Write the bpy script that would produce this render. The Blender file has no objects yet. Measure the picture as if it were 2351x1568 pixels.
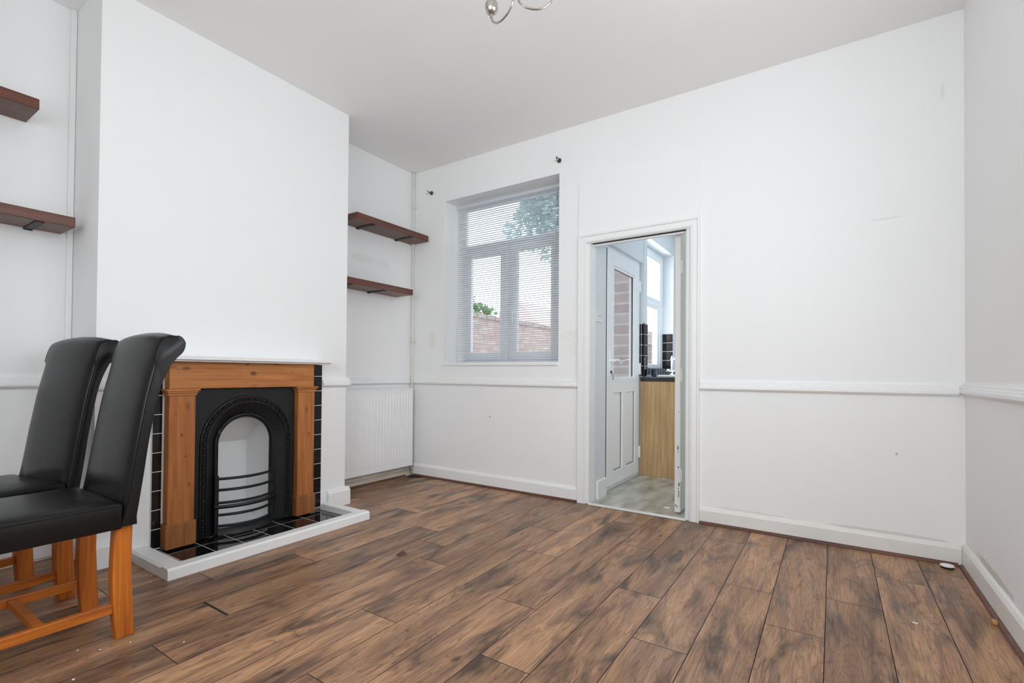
import bpy, bmesh, math, random
from mathutils import Vector, Matrix

# ------------------------------------------------------------------ camera
SC = bpy.context.scene
COL = SC.collection
R = math.radians
FPX, CYP = 1118.06, 843.28
yaw, pit, rol = R(33.3621), R(.723), R(.4459)
F0 = Vector((-math.sin(yaw), math.cos(yaw), 0)); R0 = Vector((math.cos(yaw), math.sin(yaw), 0)); Z0 = Vector((0, 0, 1))
fw = F0 * math.cos(pit) + Z0 * math.sin(pit); u0 = -F0 * math.sin(pit) + Z0 * math.cos(pit)
rt = R0 * math.cos(rol) + u0 * math.sin(rol); up = -R0 * math.sin(rol) + u0 * math.cos(rol)
cam = bpy.data.objects.new('camera', bpy.data.cameras.new('camera'))
COL.objects.link(cam); SC.camera = cam
cam.data.sensor_width = 36.0
cam.data.lens = FPX / 2351 * 36
cam.data.shift_y = (CYP - 784) / 2351
cam.data.clip_start = .02; cam.data.clip_end = 200
m = Matrix.Identity(4)
for i in range(3):
    m[i][0], m[i][1], m[i][2] = rt[i], up[i], -fw[i]
m[2][3] = 1.0
cam.matrix_world = m

# ------------------------------------------------------------------ world, light, exposure
W = bpy.data.worlds.new('overcast_sky'); SC.world = W; W.use_nodes = True
bg = W.node_tree.nodes['Background']
bg.inputs[0].default_value = (.86, .94, 1.0, 1); bg.inputs[1].default_value = 3.4
SC.view_settings.view_transform = 'Standard'; SC.view_settings.look = 'None'
SC.view_settings.exposure = -.34; SC.view_settings.gamma = 1.0; SC.view_settings.use_curve_mapping = False
SC.cycles.max_bounces = 10; SC.cycles.diffuse_bounces = 9; SC.cycles.glossy_bounces = 4
SC.cycles.transparent_max_bounces = 12; SC.cycles.sample_clamp_indirect = 6


def area(name, loc, target, sx, sy, power, col):
    l = bpy.data.lights.new(name, 'AREA'); l.shape = 'RECTANGLE'; l.size = sx; l.size_y = sy
    l.energy = power; l.color = col
    o = bpy.data.objects.new(name, l); COL.objects.link(o); o.location = loc
    o.rotation_euler = (Vector(target) - Vector(loc)).to_track_quat('-Z', 'Y').to_euler()
    return o


# lamps at two added, unseen windows (side and front) and at the kitchen window
area('added_side_window_light', (.70, 1.50, 1.90), (-3, 2.1, 1.35), 1.7, 1.15, 26, (.95, .975, 1))
area('added_front_window_light', (-.65, -.93, 1.70), (-.80, 3, 1.15), 1.9, 1.45, 62, (.95, .975, 1))
area('daylight_kitchen_window', (-1.96, 5.37, 1.74), (.4, 5.0, 1.2), .9, 1.2, 135, (.88, .945, 1))

# ------------------------------------------------------------------ measures
YB, XB, XL, XR, HC = 3.478, -3.10, -3.478, .587, 2.97
NY, BY = .895, 2.406          # chimney breast from NY to BY
YF = -.75                     # front wall behind the camera
random.seed(7)

# ------------------------------------------------------------------ material helpers
def mat(name, col, rough=.5, metal=0., spec=.5, bump=None, var=None, coat=0.):
    """principled; var=(scale vec, amount, colour2) noise mix; bump=(scale, strength)"""
    M = bpy.data.materials.new(name); M.use_nodes = True
    N, L = M.node_tree.nodes, M.node_tree.links
    b = N['Principled BSDF']
    b.inputs['Base Color'].default_value = (*col, 1); b.inputs['Roughness'].default_value = rough
    b.inputs['Metallic'].default_value = metal; b.inputs['Specular IOR Level'].default_value = spec
    b.inputs['Coat Weight'].default_value = coat
    tc = N.new('ShaderNodeTexCoord')
    if var:
        mp = N.new('ShaderNodeMapping'); mp.inputs['Scale'].default_value = var[0]
        n = N.new('ShaderNodeTexNoise'); n.inputs['Scale'].default_value = 1; n.inputs['Detail'].default_value = 5
        L.new(tc.outputs['Object'], mp.inputs[0]); L.new(mp.outputs[0], n.inputs[0])
        r = N.new('ShaderNodeMapRange'); r.inputs[1].default_value = .35; r.inputs[2].default_value = .7
        r.inputs[4].default_value = var[1]
        L.new(n.outputs[0], r.inputs[0])
        mx = N.new('ShaderNodeMix'); mx.data_type = 'RGBA'
        mx.inputs[6].default_value = (*col, 1); mx.inputs[7].default_value = (*var[2], 1)
        L.new(r.outputs[0], mx.inputs[0]); L.new(mx.outputs[2], b.inputs['Base Color'])
    if bump:
        n2 = N.new('ShaderNodeTexNoise'); n2.inputs['Scale'].default_value = bump[0]; n2.inputs['Detail'].default_value = 4
        L.new(tc.outputs['Object'], n2.inputs[0])
        bp = N.new('ShaderNodeBump'); bp.inputs['Strength'].default_value = bump[1]; bp.inputs['Distance'].default_value = .01
        L.new(n2.outputs[0], bp.inputs['Height']); L.new(bp.outputs[0], b.inputs['Normal'])
    return M


def wallmat(name, col, rough=.6, stains=(), bump=.06):
    M = mat(name, col, rough, spec=.3, bump=(35, bump), var=((1.3, 1.3, 1.3), .25, tuple(c * .95 for c in col)))
    N, L = M.node_tree.nodes, M.node_tree.links
    b = N['Principled BSDF']; tc = [n for n in N if n.type == 'TEX_COORD'][0]
    src = b.inputs['Base Color'].links[0].from_socket
    for (c, rad, sc, amt) in stains:
        s = N.new('ShaderNodeVectorMath'); s.operation = 'SUBTRACT'; s.inputs[1].default_value = c
        L.new(tc.outputs['Object'], s.inputs[0])
        d = N.new('ShaderNodeVectorMath'); d.operation = 'DIVIDE'; d.inputs[1].default_value = rad
        L.new(s.outputs[0], d.inputs[0])
        ln = N.new('ShaderNodeVectorMath'); ln.operation = 'LENGTH'; L.new(d.outputs[0], ln.inputs[0])
        n = N.new('ShaderNodeTexNoise'); n.inputs['Scale'].default_value = 14; n.inputs['Detail'].default_value = 4
        L.new(tc.outputs['Object'], n.inputs[0])
        ad = N.new('ShaderNodeMath'); ad.operation = 'MULTIPLY_ADD'; ad.inputs[1].default_value = .9; ad.inputs[2].default_value = -.45
        L.new(n.outputs[0], ad.inputs[0])
        sm = N.new('ShaderNodeMath'); sm.operation = 'ADD'; L.new(ln.outputs['Value'], sm.inputs[0]); L.new(ad.outputs[0], sm.inputs[1])
        r = N.new('ShaderNodeMapRange'); r.inputs[1].default_value = 1.0; r.inputs[2].default_value = .72
        r.inputs[3].default_value = 0; r.inputs[4].default_value = amt
        L.new(sm.outputs[0], r.inputs[0])
        mx = N.new('ShaderNodeMix'); mx.data_type = 'RGBA'; L.new(r.outputs[0], mx.inputs[0])
        L.new(src, mx.inputs[6]); mx.inputs[7].default_value = (*sc, 1); src = mx.outputs[2]
    L.new(src, b.inputs['Base Color'])
    return M


def woodmat(name, c1, c2, c3, axis, rough=.4, freq=14, knots=0., spec=.4, spots=()):
    """c1 main, c2 grain, c3 knots; axis = grain direction 0/1/2"""
    M = bpy.data.materials.new(name); M.use_nodes = True
    N, L = M.node_tree.nodes, M.node_tree.links; b = N['Principled BSDF']
    b.inputs['Roughness'].default_value = rough; b.inputs['Specular IOR Level'].default_value = spec
    tc = N.new('ShaderNodeTexCoord'); mp = N.new('ShaderNodeMapping')
    s = [freq * 2.2] * 3; s[axis] = freq * .14; mp.inputs['Scale'].default_value = s
    L.new(tc.outputs['Object'], mp.inputs[0])
    n = N.new('ShaderNodeTexNoise'); n.inputs['Scale'].default_value = 1; n.inputs['Detail'].default_value = 6; n.inputs['Distortion'].default_value = .8
    L.new(mp.outputs[0], n.inputs[0])
    r = N.new('ShaderNodeMapRange'); r.inputs[1].default_value = .35; r.inputs[2].default_value = .68; L.new(n.outputs[0], r.inputs[0])
    mx = N.new('ShaderNodeMix'); mx.data_type = 'RGBA'; mx.inputs[6].default_value = (*c1, 1); mx.inputs[7].default_value = (*c2, 1)
    L.new(r.outputs[0], mx.inputs[0]); src = mx.outputs[2]
    mp3 = N.new('ShaderNodeMapping'); s3 = [freq * 9] * 3; s3[axis] = freq * .35; mp3.inputs['Scale'].default_value = s3
    L.new(tc.outputs['Object'], mp3.inputs[0])
    n3 = N.new('ShaderNodeTexNoise'); n3.inputs['Scale'].default_value = 1; n3.inputs['Detail'].default_value = 3; L.new(mp3.outputs[0], n3.inputs[0])
    r3 = N.new('ShaderNodeMapRange'); r3.inputs[1].default_value = .3; r3.inputs[2].default_value = .7; r3.inputs[3].default_value = .78; r3.inputs[4].default_value = 1.15
    L.new(n3.outputs[0], r3.inputs[0])
    vm = N.new('ShaderNodeVectorMath'); vm.operation = 'SCALE'; L.new(src, vm.inputs[0]); L.new(r3.outputs[0], vm.inputs['Scale']); src = vm.outputs[0]
    if knots:
        mp2 = N.new('ShaderNodeMapping'); s2 = [9.] * 3; s2[axis] = 4.5; mp2.inputs['Scale'].default_value = s2
        L.new(tc.outputs['Object'], mp2.inputs[0])
        v = N.new('ShaderNodeTexVoronoi'); v.inputs['Scale'].default_value = 1; L.new(mp2.outputs[0], v.inputs[0])
        r2 = N.new('ShaderNodeMapRange'); r2.inputs[1].default_value = .16; r2.inputs[2].default_value = .06; r2.inputs[4].default_value = knots
        L.new(v.outputs['Distance'], r2.inputs[0])
        m2 = N.new('ShaderNodeMix'); m2.data_type = 'RGBA'; L.new(r2.outputs[0], m2.inputs[0]); L.new(src, m2.inputs[6]); m2.inputs[7].default_value = (*c3, 1)
        src = m2.outputs[2]
    for (c, rad, amt) in spots:
        sb = N.new('ShaderNodeVectorMath'); sb.operation = 'SUBTRACT'; sb.inputs[1].default_value = c; L.new(tc.outputs['Object'], sb.inputs[0])
        dv = N.new('ShaderNodeVectorMath'); dv.operation = 'DIVIDE'; dv.inputs[1].default_value = rad; L.new(sb.outputs[0], dv.inputs[0])
        ln = N.new('ShaderNodeVectorMath'); ln.operation = 'LENGTH'; L.new(dv.outputs[0], ln.inputs[0])
        rr_ = N.new('ShaderNodeMapRange'); rr_.inputs[1].default_value = 1.05; rr_.inputs[2].default_value = .6; rr_.inputs[4].default_value = amt; L.new(ln.outputs['Value'], rr_.inputs[0])
        mm = N.new('ShaderNodeMix'); mm.data_type = 'RGBA'; L.new(rr_.outputs[0], mm.inputs[0]); L.new(src, mm.inputs[6]); mm.inputs[7].default_value = (*c3, 1); src = mm.outputs[2]
    L.new(src, b.inputs['Base Color'])
    return M


def brickmat(name, ax, c1, c2, mortar, scale=1., bw=.225, rh=.075, ms=.010):
    M = bpy.data.materials.new(name); M.use_nodes = True
    N, L = M.node_tree.nodes, M.node_tree.links; b = N['Principled BSDF']; b.inputs['Roughness'].default_value = .85
    tc = N.new('ShaderNodeTexCoord'); sp = N.new('ShaderNodeSeparateXYZ'); L.new(tc.outputs['Object'], sp.inputs[0])
    cb = N.new('ShaderNodeCombineXYZ'); L.new(sp.outputs[ax], cb.inputs[0]); L.new(sp.outputs[2], cb.inputs[1])
    t = N.new('ShaderNodeTexBrick'); L.new(cb.outputs[0], t.inputs[0])
    t.inputs['Color1'].default_value = (*c1, 1); t.inputs['Color2'].default_value = (*c2, 1); t.inputs['Mortar'].default_value = (*mortar, 1)
    t.inputs['Scale'].default_value = scale; t.inputs['Mortar Size'].default_value = ms
    t.inputs['Brick Width'].default_value = bw; t.inputs['Row Height'].default_value = rh
    n = N.new('ShaderNodeTexNoise'); n.inputs['Scale'].default_value = 9; n.inputs['Detail'].default_value = 5; L.new(tc.outputs['Object'], n.inputs[0])
    r = N.new('ShaderNodeMapRange'); r.inputs[3].default_value = .6; r.inputs[4].default_value = 1.35; L.new(n.outputs[0], r.inputs[0])
    vm = N.new('ShaderNodeVectorMath'); vm.operation = 'SCALE'; L.new(t.outputs[0], vm.inputs[0]); L.new(r.outputs[0], vm.inputs['Scale'])
    L.new(vm.outputs[0], b.inputs['Base Color'])
    return M


def glassmat(name, tint=(1, 1, 1), gl=.08):
    M = bpy.data.materials.new(name); M.use_nodes = True
    N, L = M.node_tree.nodes, M.node_tree.links
    for n in list(N):
        if n.type == 'BSDF_PRINCIPLED': N.remove(n)
    out = [n for n in N if n.type == 'OUTPUT_MATERIAL'][0]
    t = N.new('ShaderNodeBsdfTransparent'); t.inputs[0].default_value = (*tint, 1)
    g = N.new('ShaderNodeBsdfGlossy'); g.inputs['Roughness'].default_value = .02
    fr = N.new('ShaderNodeFresnel'); fr.inputs[0].default_value = 1.45
    mu = N.new('ShaderNodeMath'); mu.operation = 'MINIMUM'; mu.inputs[1].default_value = gl * 4; L.new(fr.outputs[0], mu.inputs[0])
    mx = N.new('ShaderNodeMixShader'); L.new(mu.outputs[0], mx.inputs[0]); L.new(t.outputs[0], mx.inputs[1]); L.new(g.outputs[0], mx.inputs[2])
    L.new(mx.outputs[0], out.inputs[0])
    return M


def floormat():
    M = bpy.data.materials.new('laminate_planks'); M.use_nodes = True
    N, L = M.node_tree.nodes, M.node_tree.links; b = N['Principled BSDF']
    tc = N.new('ShaderNodeTexCoord'); at = N.new('ShaderNodeAttribute'); at.attribute_name = 'pid'
    sc = N.new('ShaderNodeVectorMath'); sc.operation = 'MULTIPLY'; sc.inputs[1].default_value = (37, 53, 0); L.new(at.outputs['Vector'], sc.inputs[0])
    ad = N.new('ShaderNodeVectorMath'); ad.operation = 'ADD'; L.new(tc.outputs['Object'], ad.inputs[0]); L.new(sc.outputs[0], ad.inputs[1])
    sep = N.new('ShaderNodeSeparateXYZ'); L.new(at.outputs['Vector'], sep.inputs[0])

    def noise(scale, detail=4, dist=0., rough=.5):
        mp = N.new('ShaderNodeMapping'); mp.inputs['Scale'].default_value = scale; L.new(ad.outputs[0], mp.inputs[0])
        n = N.new('ShaderNodeTexNoise'); n.inputs['Scale'].default_value = 1; n.inputs['Detail'].default_value = detail
        n.inputs['Distortion'].default_value = dist; n.inputs['Roughness'].default_value = rough
        L.new(mp.outputs[0], n.inputs[0]); return n.outputs[0]

    def rng(s, a, b_, lo=0., hi=1.):
        r = N.new('ShaderNodeMapRange'); r.inputs[1].default_value = a; r.inputs[2].default_value = b_
        r.inputs[3].default_value = lo; r.inputs[4].default_value = hi; L.new(s, r.inputs[0]); return r.outputs[0]

    def mix(f, a, c):
        mx = N.new('ShaderNodeMix'); mx.data_type = 'RGBA'; L.new(f, mx.inputs[0])
        for s, k in ((a, 6), (c, 7)):
            if isinstance(s, tuple): mx.inputs[k].default_value = (*s, 1)
            else: L.new(s, mx.inputs[k])
        return mx.outputs[2]
    col = mix(rng(noise((11, 1.3, 1), 5, .6), .38, .64), (.490, .275, .148), (.295, .160, .093))
    col = mix(rng(noise((16, 1.8, 1), 5, 1.2), .52, .68, 0, .75), col, (.145, .076, .055))
    broad = rng(noise((7, 2.0, 1), 5, .7, .6), .51, .66, 0, .88)
    col = mix(broad, col, (.070, .044, .032))
    # contour-like grain rings
    w = N.new('ShaderNodeMath'); w.operation = 'MULTIPLY'; w.inputs[1].default_value = 26; L.new(noise((9, 1.0, 1), 2, .3), w.inputs[0])
    fr = N.new('ShaderNodeMath'); fr.operation = 'FRACT'; L.new(w.outputs[0], fr.inputs[0])
    ring = rng(fr.outputs[0], 0, .28, .60, 1.)
    vm = N.new('ShaderNodeVectorMath'); vm.operation = 'SCALE'; L.new(col, vm.inputs[0]); L.new(ring, vm.inputs['Scale'])
    fine = rng(noise((170, 9, 1), 3), .3, .7, .72, 1.24)
    vm2 = N.new('ShaderNodeVectorMath'); vm2.operation = 'SCALE'; L.new(vm.outputs[0], vm2.inputs[0]); L.new(fine, vm2.inputs['Scale'])
    pv = rng(sep.outputs[2], 0, 1, .68, 1.14)
    vm3 = N.new('ShaderNodeVectorMath'); vm3.operation = 'SCALE'; L.new(vm2.outputs[0], vm3.inputs[0]); L.new(pv, vm3.inputs['Scale'])
    # knots
    mp = N.new('ShaderNodeMapping'); mp.inputs['Scale'].default_value = (5, 2.6, 1); L.new(ad.outputs[0], mp.inputs[0])
    v = N.new('ShaderNodeTexVoronoi'); v.inputs['Scale'].default_value = 1; L.new(mp.outputs[0], v.inputs[0])
    col = mix(rng(v.outputs['Distance'], .085, .03, 0, .8), vm3.outputs[0], (.05, .028, .02))
    L.new(col, b.inputs['Base Color'])
    L.new(rng(noise((12, 4, 1), 4), .3, .7, .30, .46), b.inputs['Roughness'])
    b.inputs['Specular IOR Level'].default_value = .40
    bp = N.new('ShaderNodeBump'); bp.inputs['Strength'].default_value = .12; bp.inputs['Distance'].default_value = .004
    L.new(fine, bp.inputs['Height']); L.new(bp.outputs[0], b.inputs['Normal'])
    return M


WHITE = (.855, .862, .862)
MT = dict(
    ceil=wallmat('ceiling_paint', (.88, .88, .872), .8),
    trim=mat('gloss_white_paint', (.85, .857, .857), .35, spec=.4, var=((3, 3, 3), .2, (.80, .80, .79))),
    cream=mat('cream_door_paint', (.60, .575, .51), .45, spec=.35),
    worn=mat('worn_white_paint', (.80, .795, .77), .4, spec=.4, var=((6, 6, 3), .5, (.70, .69, .65))),
    upvc=mat('white_plastic', (.88, .89, .90), .28, spec=.5),
    plastic=mat('switch_plastic', (.80, .79, .76), .3),
    dark=mat('dark_gap', (.012, .012, .012), .8),
    iron=mat('black_cast_iron', (.010, .0105, .012), .42, .0, .36, bump=(160, .10)),
    ironpoly=mat('polished_black_iron', (.015, .015, .017), .28, .2, .5),
    tile=mat('black_glazed_tile', (.006, .006, .007), .07, spec=.5),
    tilek=mat('black_kitchen_tile', (.006, .008, .011), .07, spec=.18),
    grout=mat('white_grout', (.72, .72, .70), .8, var=((20, 20, 20), .4, (.5, .49, .46))),
    pine=woodmat('waxed_pine', (.50, .185, .052), (.35, .112, .029), (.13, .055, .022), 2, .42, 10, .55, spots=[((0, -.38, .62), (.1, .008, .010), .8), ((0, -.36, .50), (.1, .006, .007), .7), ((0, -.41, .74), (.1, .005, .006), .7), ((0, -.34, .34), (.1, .008, .012), .8), ((0, .39, .72), (.1, .012, .02), .6), ((0, .41, .55), (.1, .010, .016), .6), ((0, .37, .40), (.1, .006, .008), .7)]),
    pineh=woodmat('waxed_pine_lintel', (.56, .228, .065), (.41, .145, .038), (.12, .055, .025), 1, .42, 10, .5, spots=[((0, -.362, .992), (.1, .024, .013), .75), ((0, .017, .966), (.1, .025, .016), .85), ((0, -.02, 1.022), (.1, .012, .01), .7), ((0, .28, .98), (.1, .006, .004), .7), ((0, -.39, .985), (.1, .03, .004), .5)]),
    pined=woodmat('stained_pine', (.38, .145, .044), (.25, .085, .026), (.05, .025, .012), 2, .45, 10, .6),
    shelf=woodmat('dark_walnut_board', (.150, .055, .034), (.095, .034, .022), (.02, .01, .01), 1, .38, 9),
    leg=woodmat('orange_oak', (.58, .170, .020), (.38, .094, .011), (.1, .03, .01), 2, .38, 12),
    legh=woodmat('orange_oak_rail', (.54, .155, .019), (.35, .088, .010), (.1, .03, .01), 1, .38, 12),
    leather=mat('black_leather', (.0045, .0044, .0044), .31, spec=.33, bump=(300, .025), var=((9, 9, 9), .5, (.008, .0076, .0074))),
    piping=mat('black_piping', (.004, .004, .004), .6, spec=.2),
    nickel=mat('brushed_nickel', (.50, .47, .43), .27, 1.),
    darkmetal=mat('tarnished_metal', (.14, .13, .115), .35, 1.),
    chrome=mat('chrome', (.75, .77, .8), .08, 1.),
    bracket=mat('black_steel', (.010, .010, .010), .5),
    rad=mat('radiator_enamel', (.85, .86, .87), .3, spec=.5),
    pipe=mat('painted_pipe', (.74, .74, .70), .35, var=((8, 8, 5), .5, (.55, .53, .47))),
    oldwood=mat('old_dirty_skirting', (.66, .62, .55), .7, var=((5, 3, 30), .8, (.40, .34, .28))),
    bead=woodmat('brown_beading', (.16, .068, .040), (.10, .042, .028), (.03, .02, .01), 0, .4, 10),
    blind=mat('aluminium_slat', (.78, .81, .84), .45, spec=.3),
    cord=mat('blind_cord', (.6, .61, .62), .7),
    oak=woodmat('oak_laminate', (.56, .37, .18), (.45, .28, .125), (.2, .1, .05), 2, .45, 9),
    worktop=mat('black_worktop', (.012, .013, .016), .35),
    ceramic=mat('white_ceramic', (.8, .82, .84), .12),
    vinyl=mat('grey_vinyl', (.60, .59, .53), .22, spec=.5, var=((10, 3.2, 1), .95, (.27, .26, .225)), bump=(30, .03)),
    glass=glassmat('window_glass'),
    brick_y=brickmat('yard_brick', 1, (.37, .255, .23), (.46, .35, .32), (.30, .27, .26), ms=.009),
    brick_x=brickmat('reveal_brick', 0, (.40, .28, .245), (.52, .41, .37), (.60, .56, .53), bw=1.3, rh=.108, ms=.011),
    render=mat('house_render', (.55, .5, .46), .9),
    slate=mat('roof_slate', (.58, .49, .47), .8),
    concrete=mat('yard_concrete', (.42, .41, .39), .9, var=((2, 2, 2), .6, (.3, .3, .28))),
    leaf=mat('tree_leaf', (.40, .53, .51), .6, var=((3, 3, 3), .8, (.52, .65, .66))),
    leaf2=mat('hedge_leaf', (.16, .30, .10), .6, var=((3, 3, 3), .8, (.26, .42, .16))),
    bark=mat('bark', (.10, .07, .05), .9),
    flake=mat('plaster_flake', (.75, .73, .68), .8),
    driedleaf=mat('dried_leaf', (.10, .05, .028), .7),
    chip=mat('wood_chip', (.55, .28, .09), .6),
    paper=mat('white_card', (.85, .86, .87), .5),
    reflection_cup=mat('stand_in_dark_blue', (.03, .05, .075), .12),
    floor=floormat(),
)
for k_ in ('leaf', 'leaf2'):
    M_ = MT[k_]; NN, LL = M_.node_tree.nodes, M_.node_tree.links; pb = NN['Principled BSDF']
    tl = NN.new('ShaderNodeBsdfTranslucent'); LL.new(pb.inputs['Base Color'].links[0].from_socket, tl.inputs[0])
    ad_ = NN.new('ShaderNodeMixShader'); ad_.inputs[0].default_value = .5
    LL.new(pb.outputs[0], ad_.inputs[1]); LL.new(tl.outputs[0], ad_.inputs[2]); LL.new(ad_.outputs[0], [q_ for q_ in NN if q_.type == 'OUTPUT_MATERIAL'][0].inputs[0])
M_ = MT['blind']; NN, LL = M_.node_tree.nodes, M_.node_tree.links
tl = NN.new('ShaderNodeBsdfTranslucent'); tl.inputs[0].default_value = (.72, .76, .80, 1)
ms_ = NN.new('ShaderNodeMixShader'); ms_.inputs[0].default_value = .35
LL.new(NN['Principled BSDF'].outputs[0], ms_.inputs[1]); LL.new(tl.outputs[0], ms_.inputs[2])
LL.new(ms_.outputs[0], [q_ for q_ in NN if q_.type == 'OUTPUT_MATERIAL'][0].inputs[0])
MT['wall_left'] = wallmat('paint_left', WHITE, .62, [((-3.478, 2.87, 2.01), (.2, .15, .045), (.60, .59, .56), .2), ((-3.478, 3.10, 2.00), (.2, .10, .05), (.62, .61, .58), .18)])
MT['wall_breast'] = wallmat('paint_breast', WHITE, .62)
MT['wall_back'] = wallmat('paint_back', WHITE, .62, [
    ((-3.205, 3.478, 1.315), (.05, .2, .09), (.66, .63, .56), .25), ((-1.755, 3.478, 1.30), (.12, .2, .05), (.66, .62, .54), .14),
    ((-1.70, 3.478, 1.20), (.06, .2, .07), (.68, .66, .60), .2), ((.26, 3.478, 1.90), (.09, .2, .008), (.55, .52, .46), .22),
    ((.50, 3.478, 2.55), (.01, .2, .05), (.55, .55, .53), .25), ((.30, 3.478, .565), (.005, .2, .008), (.2, .19, .18), .6),
    ((-2.52, 3.478, .62), (.008, .2, .008), (.2, .2, .2), .7), ((.25, 3.478, .116), (.30, .2, .012), (.45, .44, .41), .45), ((-.45, 3.478, .118), (.25, .2, .008), (.5, .49, .46), .3)])
MT['wall_right'] = wallmat('paint_right', WHITE, .62, [((.587, 2.95, .14), (.2, .30, .022), (.50, .46, .40), .6)])
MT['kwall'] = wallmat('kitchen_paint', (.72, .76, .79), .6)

# ------------------------------------------------------------------ mesh helpers
ORG = {}


class MB:
    def __init__(s): s.bm = bmesh.new()

    def _merge(s, t):
        me = bpy.data.meshes.new('tmp'); t.to_mesh(me); t.free(); s.bm.from_mesh(me); bpy.data.meshes.remove(me)

    def box(s, x0, y0, z0, x1, y1, z1, bev=0., seg=2, M=None):
        t = bmesh.new()
        vs = [t.verts.new((x, y, z)) for x in (min(x0, x1), max(x0, x1)) for y in (min(y0, y1), max(y0, y1)) for z in (min(z0, z1), max(z0, z1))]
        for f in ((0, 1, 3, 2), (4, 6, 7, 5), (0, 4, 5, 1), (2, 3, 7, 6), (0, 2, 6, 4), (1, 5, 7, 3)):
            t.faces.new([vs[i] for i in f])
        if bev: bmesh.ops.bevel(t, geom=list(t.edges), offset=bev, segments=seg, affect='EDGES', profile=.5)
        if M: bmesh.ops.transform(t, matrix=M, verts=t.verts)
        s._merge(t); return s

    def prism(s, pts, axis, a, b, bev=0., seg=2, caps=True):
        """pts 2-D in the two other axes (in xyz order), extruded along axis a..b"""
        t = bmesh.new()

        def P(p, k):
            c = list(p); c.insert(axis, k); return c
        A = [t.verts.new(P(p, a)) for p in pts]; B = [t.verts.new(P(p, b)) for p in pts]
        n = len(pts); be = []
        if caps: t.faces.new(A[::-1]); t.faces.new(B)
        for i in range(n):
            t.faces.new((A[i], A[(i + 1) % n], B[(i + 1) % n], B[i]))
        bmesh.ops.recalc_face_normals(t, faces=t.faces)
        if bev:
            ed = [e for e in t.edges if (e.verts[0] in A) == (e.verts[1] in A)]
            bmesh.ops.bevel(t, geom=ed, offset=bev, segments=seg, affect='EDGES', profile=.5)
        s._merge(t); return s

    def tube(s, path, r, n=10, closed=False):
        pts = [Vector(p) for p in path]; t = bmesh.new(); rings = []
        m_ = len(pts); ref = Vector((.13, .31, .94)).normalized()
        for i, p in enumerate(pts):
            a = pts[i - 1] if (i or closed) else p; b = pts[(i + 1) % m_] if (i < m_ - 1 or closed) else p
            d = (b - a).normalized(); x = d.cross(ref)
            if x.length < .05: x = d.cross(Vector((1, 0, 0)))
            x.normalize(); y = d.cross(x).normalized(); rr = r[i] if isinstance(r, (list, tuple)) else r
            rings.append([t.verts.new(p + (x * math.cos(k * 2 * math.pi / n) + y * math.sin(k * 2 * math.pi / n)) * rr) for k in range(n)])
        for i in range(m_ if closed else m_ - 1):
            A, B = rings[i], rings[(i + 1) % m_]
            for k in range(n): t.faces.new((A[k], A[(k + 1) % n], B[(k + 1) % n], B[k]))
        if not closed: t.faces.new(rings[0][::-1]); t.faces.new(rings[-1])
        bmesh.ops.recalc_face_normals(t, faces=t.faces)
        s._merge(t); return s

    def lathe(s, prof, c, axis=2, n=24):
        t = bmesh.new(); rings = []
        for (r, h) in prof:
            ring = []
            for k in range(n):
                a = 2 * math.pi * k / n; q = [r * math.cos(a), r * math.sin(a)]; q.insert(axis, h)
                ring.append(t.verts.new(Vector(c) + Vector(q)))
            rings.append(ring)
        for A, B in zip(rings, rings[1:]):
            for k in range(n): t.faces.new((A[k], A[(k + 1) % n], B[(k + 1) % n], B[k]))
        t.faces.new(rings[0][::-1]); t.faces.new(rings[-1])
        bmesh.ops.remove_doubles(t, verts=t.verts, dist=1e-6)
        bmesh.ops.recalc_face_normals(t, faces=t.faces)
        s._merge(t); return s

    def loft(s, rings, closed=True, caps=True):
        t = bmesh.new(); Rg = [[t.verts.new(p) for p in r] for r in rings]; n = len(rings[0])
        for A, B in zip(Rg, Rg[1:]):
            for k in range(n if closed else n - 1): t.faces.new((A[k], A[(k + 1) % n], B[(k + 1) % n], B[k]))
        if caps and closed: t.faces.new(Rg[0][::-1]); t.faces.new(Rg[-1])
        bmesh.ops.recalc_face_normals(t, faces=t.faces)
        s._merge(t); return s

    def faces(s, verts, faces):
        t = bmesh.new(); v = [t.verts.new(p) for p in verts]
        for f in faces: t.faces.new([v[i] for i in f])
        s._merge(t); return s

    def build(s, name, material, parent=None, loc=None, smooth=False, angle=35):
        org = Vector(ORG[parent.name]) if parent is not None else Vector(loc or (0, 0, 0))
        bmesh.ops.translate(s.bm, verts=s.bm.verts, vec=-org)
        me = bpy.data.meshes.new(name); s.bm.to_mesh(me); s.bm.free()
        mats = material if isinstance(material, (list, tuple)) else [material]
        for k in mats: me.materials.append(MT[k])
        if smooth:
            me.polygons.foreach_set('use_smooth', [True] * len(me.polygons))
            try: me.set_sharp_from_angle(angle=R(angle))
            except Exception: pass
        o = bpy.data.objects.new(name, me); COL.objects.link(o)
        if parent is not None: o.parent = parent
        else: o.location = org
        ORG[o.name] = tuple(org)
        return o


def thing(name, label, cat, loc, group=None):
    o = bpy.data.objects.new(name, None); COL.objects.link(o); o.location = loc; o.empty_display_size = .1
    ORG[o.name] = tuple(loc); return tag(o, label, cat, group)


def tag(o, label, cat, group=None):
    o['label'] = label; o['category'] = cat
    if group: o['group'] = group
    return o


def struct(o): o['kind'] = 'structure'; return o


def lab(o, l): o['label'] = l; return o


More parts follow.
